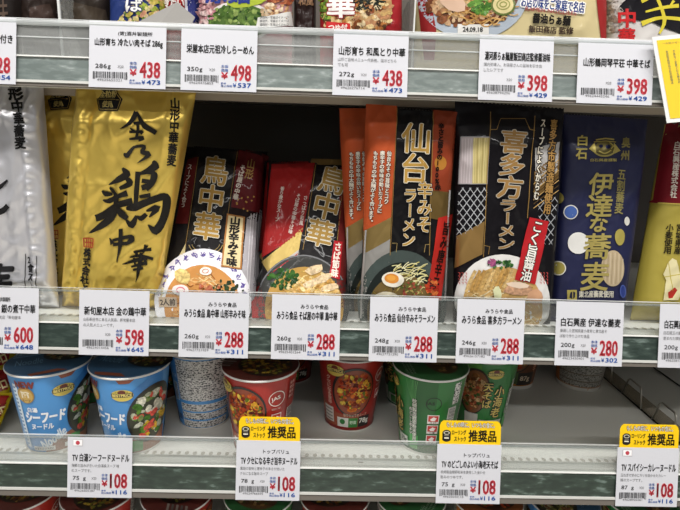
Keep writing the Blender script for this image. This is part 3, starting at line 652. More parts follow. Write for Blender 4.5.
for (a, b, s_) in [((389, 151), (386, 204), '仙台みその旨味とコク'), ((382.5, 151), (379.5, 213), '唐辛子の辛味の効いたスープに'), ((376, 151), (371, 224), 'もちもちの中太麺がよく合います。')]:
    p.vtext(s_, a, b, 4.6, '#3a1c14', 0, dil=.8); p.up(.5); p.vtext(s_, a, b, 4.6, '#eadfd0', 0, dil=.15); p.up(.5)
p.vtext('辛さと旨みの100%赤', (441, 124), (437, 190), 5.5, '#1c0f0c', .06); p.vtext('旨み唐辛子', (446, 222), (434, 290), 6, '#1c0f0c', .05); p.build('small_lettering', t)
p = P_(sf); p.layer = 2; title(p, '仙台', (417, 124), (414, 184), 29); title(p, '辛みそ', (425, 182), (423.5, 233), 15); title(p, 'ラーメン', (410, 188), (408, 247), 14); p.build('title_lettering', t)
p = P_(sf, L=3); p.layer = 2; p.ell(402, 304, 44, 54, '#454f4c', n=40); p.up(); p.ell(402, 308, 38, 46, '#1e2422', n=40); p.up(); p.ell(402, 312, 35, 38, '#6e5a34', n=36); p.up()
noodles(p, 400, 306, 33, 30, rnd, 50, ['#c9b46a', '#ddcc8c', '#8a7438'], 1.)
for i in range(40): p.layer += .02; x = rnd.uniform(396, 424); y = rnd.uniform(264, 282); a = rnd.uniform(-.9, .3); p.curve([(x-5*math.cos(a), y-5*math.sin(a)), (x, y-1), (x+5*math.cos(a), y+5*math.sin(a))], .9, rnd.choice(['#ddd6a0', '#e8e2b8', '#c6bb74']), k=2)
p.up(); food(p, 410, 288, 14, 7, rnd, 50, ['#7a3a2c', '#5c7034', '#8c8a48', '#a85040'], (.8, 2)); food(p, 431, 288, 5, 10, rnd, 18, ['#c84a2a', '#a83420', '#d8743c'], (1.5, 3)); p.up()
p.ell(392.5, 279, 11, 7.5, '#e9e3d4', rot=.1); p.ell(386, 300, 14, 9, '#cfc6ae'); p.up(); p.ell(391.5, 278, 7.2, 4.8, '#d68b3c', rot=.1); p.up(); p.ell(391, 277.5, 4.4, 2.8, '#e2a048', rot=.1)
p.build('bowl_picture', t)
copy_tree(t, 'rear black and orange ramen packet showing only its left stripe', loc=t.location+Vector((-.013, .034, 0)), rotz=.03).rotation_euler[1] = -.06
# --- black packet with lattice and roast pork
rnd = random.Random(10)
t, sf = stand('black ramen packet with lattice pattern, noodle window and white bowl of roast pork', 'noodle packet', None, (455, 100, 564, 108), (453, 550), .03, .03, ZM, .014, 52, seal=(.06, .05), wr=.0018, fold=1.2)
packet_body(sf, 'film_pouch', mat('#141216', 'film'), t)
p = P_(sf)
p.poly([(461, 137), (489, 137), (487, 184), (459, 184)], '#b3a8aa'); p.up(); p.poly([(473, 138), (489, 138), (487, 183.5), (472, 183.5)], '#bfae74'); p.up()
for i in range(9): p.stroke([(474+i*1.7, 138), (473+i*1.65, 183)], .55, ['#e0d49c', '#d3c488', '#a8965a'][i % 3])
for i in range(4): p.stroke([(463+i*2.6, 139), (461.5+i*2.6, 183)], .5, '#cfc6c8')
p.stroke([(461, 137), (489, 137), (487, 184), (459, 184), (461, 137)], .9, '#8f8d90'); p.build('noodle_window', t)
p = P_(sf); p.clip = [(459, 188), (487, 188), (484, 222), (457, 238)]
for i in range(-8, 12): p.stroke([(440+i*7, 186), (480+i*7, 240)], .8, '#aeb0b4'); p.stroke([(500-i*7, 186), (460-i*7, 240)], .8, '#aeb0b4')
p.clip = [(537, 200), (557, 196), (551, 246), (541, 242)]
for i in range(-8, 12): p.stroke([(520+i*7, 190), (560+i*7, 246)], .7, '#a4a6aa'); p.stroke([(580-i*7, 190), (540-i*7, 246)], .7, '#a4a6aa')
p.build('lattice_pattern', t)
p = P_(sf); p.poly([(457, 236), (484, 221), (482, 254), (455, 268)], '#a3814c', 'metalink'); p.poly([(534, 172), (559, 150), (557, 178), (533, 200)], '#8a6a3c', 'metalink'); p.poly([(535, 148), (559, 142), (556, 172), (535, 190)], '#a9a6a4'); p.up(3)
for i in range(7): p.stroke([(533, 184+i*4), (557, 160+i*5)], .7, ['#c9a468', '#5a4428'][i % 2])
p.stroke([(490, 112), (483, 257)], .7, GOLDD); p.stroke([(534, 116), (527, 218)], .7, GOLDD); p.stroke([(490, 130), (496, 130), (500, 119), (524, 119), (529, 130), (534, 131)], .6, GOLDD)
p.stroke([(484, 245), (489, 246), (488, 254)], .6, GOLDD); p.build('side_panels', t)
p = P_(sf); p.layer = 5
for c_, d_ in (('#1a1412', 1.), ('#e4dccb', .25)): p.vtext('スープによくからむ', (542.5, 119), (535.5, 200), 5.4, c_, 0, dil=d_); p.up(.6)
for c_, d_ in (('#1a1412', 1.1), ('#a9824a', .3)): p.vtext('喜多方市製造麺使用', (553.5, 120), (546, 214), 7, c_, 0, dil=d_); p.up(.6)
p.build('small_lettering', t)
p = P_(sf); p.layer = 2
title(p, '喜多方', (514, 131), (509, 199), 27, '#977340', '#b8b2a6'); title(p, 'ラーメン', (508, 199), (505, 250), 19, '#977340', '#b8b2a6'); p.build('title_lettering', t)
p = P_(sf, L=3); p.layer = 4; p.ell(502, 300, 47, 46, '#e2dfdc', n=40); p.up(); p.ell(502, 306, 40, 40, '#c9a266', n=40); p.up()
noodles(p, 502, 306, 38, 38, rnd, 70, ['#e6cb94', '#f2deb0', '#b08848'], 1.1); p.up()
for i in range(9): x = 466+i*4.6; p.layer += .05; p.curve([(x, 292-i*.6), (x+4, 280), (x+9, 270-i*.2)], 3.2, rnd.choice(['#d3ab68', '#c89b56', '#e0bd80']), 'food')
p.up(); p.blob(518, 289, 15, 7.5, '#d3a482', rnd, 'food', rot=.05); p.up(); p.blob(517, 284.5, 12, 3.2, '#e4cdb8', rnd, rot=.05); p.blob(535, 296, 9, 8, '#cf9f7c', rnd); p.blob(497, 293, 8, 4.5, '#dfe0b4', rnd)
food(p, 500, 264, 14, 4, rnd, 26, ['#3d6a34', '#28502a', '#5c8a48'], (1.2, 2.6)); food(p, 491, 262, 5, 3, rnd, 8, ['#b05a84', '#8c4a78'], (1.5, 2.5)); p.up()
for cx_ in (463, 543):
    for i in range(3):
        for j in range(4): p.stroke([(cx_-4+i*3, 272+j*3.2), (cx_-2.6+i*3, 272+j*3.2), (cx_-2.6+i*3, 274+j*3.2)], .6, '#c0504a')
p.build('bowl_picture', t)
p = P_(sf); p.layer = 11; p.poly([(529, 217), (548, 221), (534.5, 284), (514, 279)], '#b3242a'); p.up()
for c_, d_ in (('#1a1414', 1.), ('#f0ece4', .3)): p.vtext('こく旨醤油', (538.5, 220.5), (524, 281), 11, c_, 0, dil=d_); p.up(.6)
p.build('flavour_label', t)
# --- navy packet
rnd = random.Random(12)
t, sf = stand('navy blue soba packet with gold brush title and coloured dots', 'noodle packet', None, (564, 113, 648, 119), (549, 622), .04, .055, ZM, .012, 63, seal=(.06, .04), wr=.0014)
packet_body(sf, 'paper_pouch', mat('#161a40', 'satin'), t)
YG = '#c9b866'
p = P_(sf); within = (0.005, 0.0, .995, 1)
for x, y, a, b, c_, e_ in [(558, 198, 6, 6, '#a3964e', None), (570.5, 212, 7.2, 7.2, '#4a66a8', '#dcd9d2'), (578, 243, 10.8, 10.8, '#dcdad6', None), (619, 237, 5, 8.3, '#a3964e', None), (626, 221, 2.6, 4.4, '#cfcdc6', None), (558.5, 268, 7.2, 7.2, '#a3964e', '#dcd9d2'), (622, 291, 3, 6.5, '#2c3a78', '#4a5a98')]:
    if e_: p.ell(x, y, a, b, e_); p.up(); p.ell(x, y, a-1, b-1, c_)
    else: p.ell(x, y, a, b, c_)
p.build('dot_pattern', t, within=within)
p = P_(sf); p.layer = 2; p.ell(612, 268, 11.5, 18, '#b7a486', n=30); p.up()
for i in range(10): x = 602.5+i*2.1; h_ = 16*math.sqrt(max(0, 1-((x-612)/11.5)**2)); p.stroke([(x+.8, 268-h_), (x-.4, 268+h_)], .5, ['#9a8768', '#cfc0a4'][i % 2])
p.build('noodle_window', t)
p = P_(sf, 'metalink'); p.layer = 5
for ch, x, y, w_, h_ in (('伊', 600.5, 184, 24, 22), ('達', 599, 205.5, 25, 22), ('な', 598, 224, 17, 15), ('蕎', 596.5, 246, 26, 25), ('麦', 594.5, 276, 27, 28)):
    p.text(ch, x-w_/2, y-h_/2, x+w_/2, y+h_/2, '#d2c070', 0, dil=.55, shear=-.12)
p.build('title_lettering', t)
p = P_(sf, 'ink'); p.layer = 5; p.text('白', 577, 136, 586, 146, YG, .04); p.text('石', 575.5, 149, 586, 159, YG, .04); p.text('奥', 621, 138, 629, 148, '#8a7f4c', .04); p.text('州', 620.5, 151, 628.5, 160, '#8a7f4c', .04)
p.text('白石興産謹製', 590, 158.5, 616, 161.5, '#a89c5c', .03); p.vtext('五割蕎麦', (622, 169), (617.5, 214), 8.2, '#8f8550', .03)
p.text('東北産蕎麦使用', 578, 290.5, 612.5, 297, '#c9c4b4', .03); p.build('small_lettering', t)
p = P_(sf, 'metalink', 2); p.layer = 3; p.poly([(588, 149), (594, 143), (596, 154), (601, 157)], YG); p.poly([(620, 151), (613, 143), (612, 154), (606, 157)], YG)
p.ring(604, 147, 12, 9, 1.6, '#b8aa62', a0=10, a1=170); p.ell(604, 148, 9.5, 7, '#6e6438'); p.up(); p.stroke([(595, 140.5), (604, 139), (613, 140)], 1.4, YG); p.stroke([(593, 142.5), (604, 141.5), (615, 142.5)], .8, YG); p.ell(600, 146.5, 2, 1.6, '#1a1f4a')
p.ell(607, 147, 2.5, 2, '#1a1f4a'); p.curve([(598, 151), (604, 153.5), (610, 150.5)], 1.1, YG); p.curve([(608, 143), (612, 146), (610, 149)], .9, YG); p.build('crest_emblem', t)
p = P_(sf, 'ink', 3); p.layer = 3; p.rect(566.5, 289.5, 576, 299.5, '#a3964e'); p.up(); p.poly([(568.5, 297), (569.5, 292), (571.5, 291), (571.5, 298.5)], '#1d1f34'); p.poly([(574, 297), (574.5, 292), (572.3, 291), (572.3, 298.5)], '#1d1f34'); p.build('corner_emblem', t)
# --- maroon and mustard packet, right edge
t, sf = stand('mustard yellow noodle packet with maroon top at the right edge', 'noodle packet', None, (665, 124, 772, 130), (630, 748), .05, .06, ZM, .022, 71, seal=(.04, .04), wr=.0018, fold=1.2)
packet_body(sf, 'paper_pouch', mat('#a8983e', 'satin'), t)
p = P_(sf, L=6); p.poly([(655, 110), (790, 112), (780, 209), (640, 202)], '#6e1720'); p.up(); p.stroke([(650, 202.5), (780, 209)], 1.2, '#c9b45a'); p.build('maroon_top', t, within=(.0, .0, 1, 1))
p = P_(sf); p.layer = 3; p.vtext('白石興産株式会社', (677.5, 142), (672.5, 198), 6.4, '#ddd4c8', .03); p.vtext('小麦使用', (670, 224), (667, 254), 7.4, '#2a2418', .03); p.vtext('宮城県産', (680, 224), (677, 254), 7.4, '#2a2418', .03); p.vtext('白石うーめん', (705, 140), (698, 290), 24, '#1c1812', .05); p.build('lettering', t)
p = P_(sf); p.layer = 3; p.poly([(668, 262), (672, 258), (676, 260), (679, 272), (684, 286), (678, 300), (662, 300), (664, 290), (666, 280), (663, 274)], '#ddd2a4'); p.up(); p.poly([(667, 292), (674, 287), (677, 290), (672, 298), (668, 298)], '#b5342a')
p.stroke([(663, 277), (680, 274)], .7, '#b8a63e'); p.stroke([(668, 262), (672, 290)], .6, '#b8a63e'); p.build('map_picture', t)
# ---------------------------------------------------------------- top shelf packets (only their feet show)
def topstand(label, x0, x1, Yb, seed, col, kind='film', group=None, thick=.016, lean=0, dy=0):
    t, sf = stand(label, 'noodle packet', group, (x0+lean, -150+dy, x1+lean, -145+dy), (x0, x1), Yb, Yb+.015, ZTOP, thick, seed, wr=.0022, seal=(.04, .05))
    packet_body(sf, 'film_pouch', mat(col, kind), t); return t, sf
MIXV = ['#b5743c', '#8a4a26', '#d8b070', '#e4c890', '#5c3a22']
t, sf = topstand('near black packet standing leftmost on the top shelf', -62, 22, .035, 101, '#231d1b')
p = P_(sf); p.vtext('醤油味', (0, -60), (2, 30), 14, '#5a4a40', .03); p.build('lettering', t)
t, sf = topstand('very dark brown packet on the top shelf, left of the clear divider', 24, 62, .05, 102, '#2b211d')
p = P_(sf); p.poly([(30, 8), (50, 4), (55, 20), (32, 24)], '#3f302a'); p.build('faint_panel', t)
t, sf = topstand('dark brown packet on the top shelf, right of the clear divider', 68, 112, .05, 103, '#2c241e')
p = P_(sf); p.poly([(72, 2), (105, 10), (108, 22), (74, 20)], '#40362c'); p.build('faint_panel', t)
rnd = random.Random(31)
t, sf = topstand('blue packet with vegetables and a white letter on the top shelf', 112, 166, .045, 104, '#23356e')
p = P_(sf, L=3); p.clip = [(116, 24), (128, 8), (170, -14), (170, 60), (112, 60)]; food(p, 142, 14, 30, 20, rnd, 160, ['#9aa83c', '#c9b458', '#d89a78', '#e2c69c', '#6e8a34', '#d8c888'], (2, 4.5)); p.build('food_picture', t)
p = P_(sf); p.layer = 5; p.text('ば', 127, -1, 142, 12, '#2a2f60', 0, dil=1.6); p.up(); p.text('ば', 127, -1, 142, 12, '#eceae6', 0, dil=.5); p.build('title_lettering', t)
t, sf = topstand('red packet with white letters and a navy patterned edge, on the top shelf', 164, 202, .055, 105, '#a82c2a')
p = P_(sf, L=3)
p.text('冷たい', 163, -2, 184, 8, '#e8e0dc', .05); p.poly([(186, -60), (204, -60), (204, 60), (184, 60)], '#d3d3dc'); p.up()
for i in range(34): p.curve([(rnd.uniform(187, 200), rnd.uniform(-6, 24)) for _ in range(3)], 1.3, '#2a3070', k=2)
p.build('printed_pattern', t)
t, sf = topstand('pink packet with a green vegetable dish, on the top shelf', 200, 292, .035, 106, '#b98a8c')
p = P_(sf, L=3); p.ell(240, 22, 34, 20, '#d8d0cc'); p.up(); p.ell(240, 22, 31, 17, '#4f6a30'); food(p, 236, 20, 28, 14, rnd, 110, ['#4a6a2c', '#6c8a40', '#2f4c20', '#93a85c'], (1.5, 3.5))
p.blob(245, 2, 22, 6, '#a9b83e', rnd, rot=-.1); food(p, 275, 14, 15, 10, rnd, 60, ['#d8b890', '#c89a6c', '#e8d0b0', '#b07c50'], (1.5, 3)); food(p, 280, 0, 14, 5, rnd, 30, ['#a8583a', '#c87a50', '#7c3c28'], (1.5, 3)); food(p, 206, 10, 8, 16, rnd, 30, ['#d8a8a8', '#c88a90', '#e4c8c4'], (2, 4)); p.build('food_picture', t)
p = P_(sf); p.layer = 6; p.poly([(258, 18), (290, 12), (292, 26), (256, 28)], '#d8d6d2'); p.up()
for i in range(3): p.text('調理例・写真はイメージ', 260, 16.5+i*3.6, 288, 19.3+i*3.6, '#4a4a50', 0)
p.text('涼麺', 206, -14, 250, 4, '#2c3a86', .05); p.build('small_lettering', t)
t, sf = topstand('narrow blackish packet with glints on the top shelf', 294, 316, .055, 107, '#2a1c1a')
p = P_(sf); p.text('和風', 299, -4, 313, 6, '#8a6a50', .03); p.build('lettering', t)
t, sf = topstand('red packet with shredded seaweed over meat, on the top shelf', 320, 402, .04, 108, '#9c1f26')
p = P_(sf, L=3); p.clip = [(320, 60), (320, -20), (392, -30), (398, 60)]; p.ell(358, 8, 34, 34, '#b08a5c'); food(p, 358, 14, 34, 24, rnd, 220, MIXV+['#e6cfa4', '#c08a60'], (2, 4.5)); food(p, 327, 6, 7, 14, rnd, 40, ['#7c9a34', '#54762a', '#9cb448'], (1.5, 3.5)); p.up()
for i in range(60): x = rnd.uniform(352, 382); y = rnd.uniform(-6, 9); a = rnd.uniform(0, PI); p.stroke([(x, y), (x+6*math.cos(a), y+4*math.sin(a))], 1.1, '#17201a')
p.build('food_picture', t)
p = P_(sf); p.layer = 7; p.text('華', 328, -6, 354, 18, '#8f1a20', 0, dil=1.8); p.up(); p.text('華', 328, -6, 354, 18, '#efe9e4', 0, dil=.9); p.build('title_lettering', t)
p = P_(sf); p.layer = 7; p.poly([(327, 22), (350, 24), (350, 34), (326, 33)], '#c22a2c'); p.up(); p.text('つゆ付', 329, 25, 347, 31, '#f2e6de', .04); p.build('red_label', t)
t, sf = topstand('wide cream packet with a big noodle bowl picture, on the top shelf', 414, 604, .045, 109, '#c9b98c', thick=.022)
p = P_(sf, L=4); p.poly([(412, -60), (420, -60), (436, 30), (434, 60), (424, 60)], '#8f2224'); p.poly([(588, -60), (606, -60), (606, 60), (602, 60)], '#962626'); p.ell(472, -8, 56, 48, '#a9b2bd', n=36); p.up(); p.ell(472, -10, 47, 39, '#5a3622', n=36); p.up()
food(p, 470, 2, 44, 26, rnd, 200, ['#b0825a', '#caa37c', '#8a5230', '#d8b690', '#6e3c22'], (2, 5)); noodles(p, 480, 10, 40, 18, rnd, 50, ['#d8b074', '#c09050'], 1.2); p.up()
p.blob(452, 2, 17, 11, '#cfae96', rnd); food(p, 480, 6, 10, 8, rnd, 40, ['#5c8a34', '#3d6a24', '#7ca448'], (1.5, 4)); p.ell(502, 6, 12, 11, '#5d6a34'); p.up(); p.ell(502, 6, 10, 9, '#cdbf8c'); p.up(); p.ring(502, 6, 6, 5, 1.2, '#8a8a4c'); p.ring(502, 6, 3, 2.4, 1.2, '#8a8a4c'); p.build('bowl_picture', t)
p = P_(sf, L=4); p.layer = 6; p.text('お店の味をご家庭で名店', 520, 0, 583, 11, '#f1eee8', 0, dil=1.6, rot=.1); p.up(); p.text('お店の味をご家庭で名店', 520, 0, 583, 11, '#2c3f7c', 0, dil=.3, rot=.1); p.text('RAMEN NOODLES', 524, 10, 575, 14, '#b04a54', 0, rot=.1)
p.text('醤油らぁ麺', 532, 15.5, 569, 25, '#1c1814', .05, rot=.08); p.text('飯田商店 監修', 528, 27, 572, 34, '#3a2a22', .04, rot=.05); p.build('title_lettering', t)
p = P_(sf, L=4); p.layer = 6; p.rect(457, 25, 488, 35, '#dcd9d4'); p.up(); p.text('24.09.18', 462, 28, 482, 32.5, '#222222', .05); p.build('date_label', t)
t, sf = topstand('black and white packet with red and yellow characters, top shelf right end', 606, 712, .045, 110, '#cbc6c2')
p = P_(sf, L=4); p.poly([(617, 8), (640, -14), (646, -60), (716, -60), (716, 26), (680, 34), (650, 22), (630, 20)], '#17151a'); p.up(); p.text('中華', 0, 0, 1, 1, '#17151a') if 0 else None
p.text('中', 618, 10, 634, 28, '#c22a2c', .05); p.text('華', 618, 29, 634, 44, '#c22a2c', .05); p.up()
p.curve([(641, 24), (660, 18), (684, 20)], [5, 3, 4], '#d3c23c'); p.curve([(656, -2), (664, 20), (659, 34)], [3, 4, 2], '#d3c23c'); p.curve([(645, 12), (662, 8), (678, 6)], [2, 3, 4], '#d3c23c'); p.curve([(640, 2), (656, -6), (668, -16)], [4, 3, 2], '#d3c23c'); p.curve([(668, 8), (673, 1)], [1, 3], '#d3c23c')
p.build('title_lettering', t)
p = P_(sf, L=4); food(p, 613, 14, 8, 18, rnd, 30, ['#b8ada4', '#8a7c74', '#d8d2cc', '#a08c7c'], (2, 4)); p.build('food_picture', t)
# grey paper flap on the blue and red packets
a_, b_, c_, d_, m_ = at(136, 23, .016), at(177, 2, .018), at(195, 17, .014), at(190, 27, .010), at(160, 24, .010)
f = link_mesh('paper_flap', [a_, b_, c_, d_, m_]+[q+np.array([0, .0006, -.0003]) for q in (a_, b_, c_, d_, m_)], [(0, 4, 1), (4, 3, 2, 1), (5, 6, 9), (9, 6, 7, 8), (0, 5, 9, 4), (4, 9, 8, 3), (3, 8, 7, 2), (2, 7, 6, 1), (1, 6, 5, 0)], mat('#918e8a', 'print'))
tag(f, 'grey folded paper flap lying at the foot of the blue and red packets', 'paper flap')
# clear divider edges on the top shelf
for x, lb in ((63, 'clear upright divider between the dark packets on the top shelf'), (411.5, 'clear upright divider left of the cream packet on the top shelf')):
    q = base_pt(x, .008, ZTOP); dv = thing('shelf_divider', lb, 'divider', q, 'clear dividers on the top shelf')
    w_ = .0012 if x < 100 else .0008
    box('divider_plate', (q[0]-w_/2, .0095, ZTOP+.001), (q[0]+w_/2, .12, ZTOP+.075), clear_mat('divider_%d' % x, '#dfe3e3', .25, .1), dv)
    box('divider_edge', (q[0]-w_*.9, .0075, ZTOP+.001), (q[0]+w_*.9, .0093, ZTOP+.076), mat('#d9dad8', 'print'), dv)
# --- yellow card hanging at the right
tl, br_, bl_ = at(652, 37, -.0045), at(720, 118, -.0165), at(667, 123, -.0165); tr = tl+(br_-bl_)
U, V = tr-tl, bl_-tl
cd = thing('promotion_card', 'yellow laminated card with white border hanging at a tilt from the top rail', 'card', (tl+tr)/2)
nrm = np.cross(U, V); nrm /= np.linalg.norm(nrm); nrm = nrm if nrm[1] < 0 else -nrm
cn = [tl, tr, bl_+U, bl_]; link_mesh('laminated_sheet', cn+[q-nrm*.0008 for q in cn], [(3, 2, 1, 0), (4, 5, 6, 7), (0, 1, 5, 4), (1, 2, 6, 5), (2, 3, 7, 6), (3, 0, 4, 7)], mat('#e9e9e6', 'print'), parent=cd)
p = Print(Plane(tl, U, V, 1 if np.cross(U, V)[1] < 0 else -1), 'uv', L=9, kind='print'); p.rect(.07, .045, .95, .955, '#efc93a'); p.build('yellow_panel', cd)
p = Print(Plane(tl, U, V, 1 if np.cross(U, V)[1] < 0 else -1), 'uv', L=9, kind='ink'); p.layer = 3
p.text('〜お知らせ〜', .16, .075, .5, .1, '#8a8a5c'); 
for i, s_ in enumerate(('当店取扱商品の販売期間は', '予告なく変更となる場合が', 'ございますので何卒ご了承', 'くださいますようお願い申', 'し上げます。詳しくは係員')): p.vtext(s_, (.22+i*.13, .17), (.22+i*.13, .56), .05, '#4f6a62', 0)
p.build('notice_lettering', cd)
# ---------------------------------------------------------------- noodle cups
CH, RT, RB = .103, .0447, .0322
class CupSide(Surf):                      # u = mm round the wall from the front, v = mm below the rim
    sgn = 1
    def __init__(s, c): s.c = np.array(c, float)
    def R(s, v): return RT-(RT-RB)*(v/103.)
    def P(s, uv):
        th = uv[:, 0]/40.; r = s.R(uv[:, 1]); return s.c+np.stack([r*np.sin(th), -r*np.cos(th), CH-uv[:, 1]/1000.], 1)
    def N(s, uv):
        th = uv[:, 0]/40.; n = np.stack([np.sin(th), -np.cos(th), np.full(len(th), -.13)], 1); return n/np.linalg.norm(n, axis=1, keepdims=True)
class CupLid(Surf):                       # mm across the lid, +v towards the back
    def __init__(s, c): s.c = np.array(c, float)
    def P(s, uv):
        r = np.hypot(uv[:, 0], uv[:, 1])/44.5; return s.c+np.stack([uv[:, 0]/1000, uv[:, 1]/1000, CH+.0012+.0006*(1-r*r)], 1)
    def N(s, uv): return np.tile([0, 0, 1.], (len(uv), 1))
def lathe(name, prof, m, parent, c, n=72):
    V = [(c[0]+r*math.sin(2*PI*i/n), c[1]-r*math.cos(2*PI*i/n), c[2]+z) for r, z in prof for i in range(n)]; k = len(prof)
    Fc = [(j*n+i, j*n+(i+1) % n, (j+1)*n+(i+1) % n, (j+1)*n+i) for j in range(k-1) for i in range(n)]
    Fc += [tuple(range(n))[::-1], tuple(range((k-1)*n, k*n))]
    return link_mesh(name, V, Fc, m, parent=parent, smooth=True)
TXT = ramp_mat('tiny_print', 420, [(0, '#26262a'), (.44, '#3a3a3e'), (.52, '#d8d6d2'), (1, '#e4e2de')], 'noise', r=.5, stretch=(1, 1, 1.6), detail=1)
TXT2 = ramp_mat('tiny_print_grey', 420, [(0, '#4a4a48'), (.42, '#5c5c58'), (.53, '#b0aca4'), (1, '#c4c0b8')], 'noise', r=.5, stretch=(1, 1, 1.6), detail=1)
def cup(label, body, c, lidcol):
    t = thing('noodle_cup', label, 'noodle cup', c)
    lathe('cup_wall', [(RB-.002, 0), (RB-.0006, .0006), (RB, .002), (RT-.0006, CH-.003), (RT-.0006, CH-.0016)], mat(body, 'cup'), t, c)
    lathe('rim', [(RT-.0005, CH-.0026), (RT+.0012, CH-.0018), (RT+.0017, CH-.0008), (RT+.0014, CH+.0004), (RT-.0002, CH+.0009)], mat('#dedcd8', 'cup'), t, c)
    lathe('lid', [(RT+.0008, CH+.0004), (RT+.0009, CH+.0009), (RT-.001, CH+.0012), (RT*.5, CH+.0016), (.002, CH+.0018)], mat(lidcol, 'cup'), t, c)
    s, l = CupSide(c), CupLid(c); w_ = Print(s, 'uv', L=4, kind='cup'); w_.layer = 5; w_.rect(-125.6, 100.4, 125.7, 103, '#dedbd5'); w_.build('base_band', t)
    return t, (lambda lay=1, L=3.5: setL(Print(s, 'uv', L=L, kind='cup'), lay)), (lambda lay=1: setL(Print(l, 'uv', L=8, kind='cup'), lay))
def setL(p, l): p.layer = l; return p
def oval_logo(p, u, v, k=1., sub='BESTPRICE'):
    p.ell(u, v, 10*k, 6.5*k, '#d9c25a'); p.up(); p.rect(u-9.6*k, v-2.5*k, u+9.6*k, v+1.9*k, '#1d1a18'); p.ell(u, v-4, 3.4*k, 2.6*k, '#7a3326'); p.up()
    p.text(sub, u-8.6*k, v-1.8*k, u+8.6*k, v+1.2*k, '#e8d27a', .08); p.text('トップバリュ', u-5.5*k, v-5.2*k, u+5.5*k, v-3.2*k, '#3a2c18', .03)
def veg_bowl(name, side, t, u, v, a, b, rim, soup, cols, seed, n=150, r=(1.8, 4.2), clipv=None, rot=0, base='#2a2622'):
    rnd = random.Random(seed); p = side(3)
    if clipv: p.clip = clipv
    p.ell(u, v, a, b, rim, n=36, rot=rot); p.up(); p.ell(u+.6, v+.4, a-2.6, b-2.6, soup, n=36, rot=rot); p.up()
    for i in range(n):
        th = rnd.uniform(0, 2*PI); q = math.sqrt(rnd.random())*.9; x, y = (a-4)*q*math.cos(th), (b-4)*q*math.sin(th); c_, s_ = math.cos(rot), math.sin(rot)
        p.layer += .025; z = rnd.uniform(*r); p.blob(u+x*c_-y*s_, v+x*s_+y*c_, z, z*rnd.uniform(.55, .9), rnd.choice(cols), rnd, 'food')
    p.build(name, t)
def bars(p, u0, v0, u1, v1, col, vert=True, seed=1, bg='#e6e4e0'):
    rnd = random.Random(seed); p.rect(u0, v0, u1, v1, bg); p.up(); x = (u0 if vert else v0)+.8
    while x < (u1 if vert else v1)-1.2:
        w = rnd.choice((.4, .7, 1.1))
        p.rect(x, v0+.8, x+w, v1-.8, col) if vert else p.rect(u0+.8, x, u1-.8, x+w, col)
        x += w+rnd.choice((.5, .8))
SEA = ['#e05a4a', '#e8604c', '#f0c43a', '#e8b832', '#4c7a2e', '#6c9a3c', '#d8d8c4', '#c8ccb0', '#8a9a5c', '#e8e4d0']
CUR = ['#b8401e', '#d8722c', '#e8a834', '#8c2a18', '#6c7a28', '#c8602c', '#8a3a1c', '#e4c04c', '#5c2418']
SOB = ['#a87444', '#c89460', '#6a4426', '#d8b484', '#8a5a34', '#3c5a2a', '#b8583a']
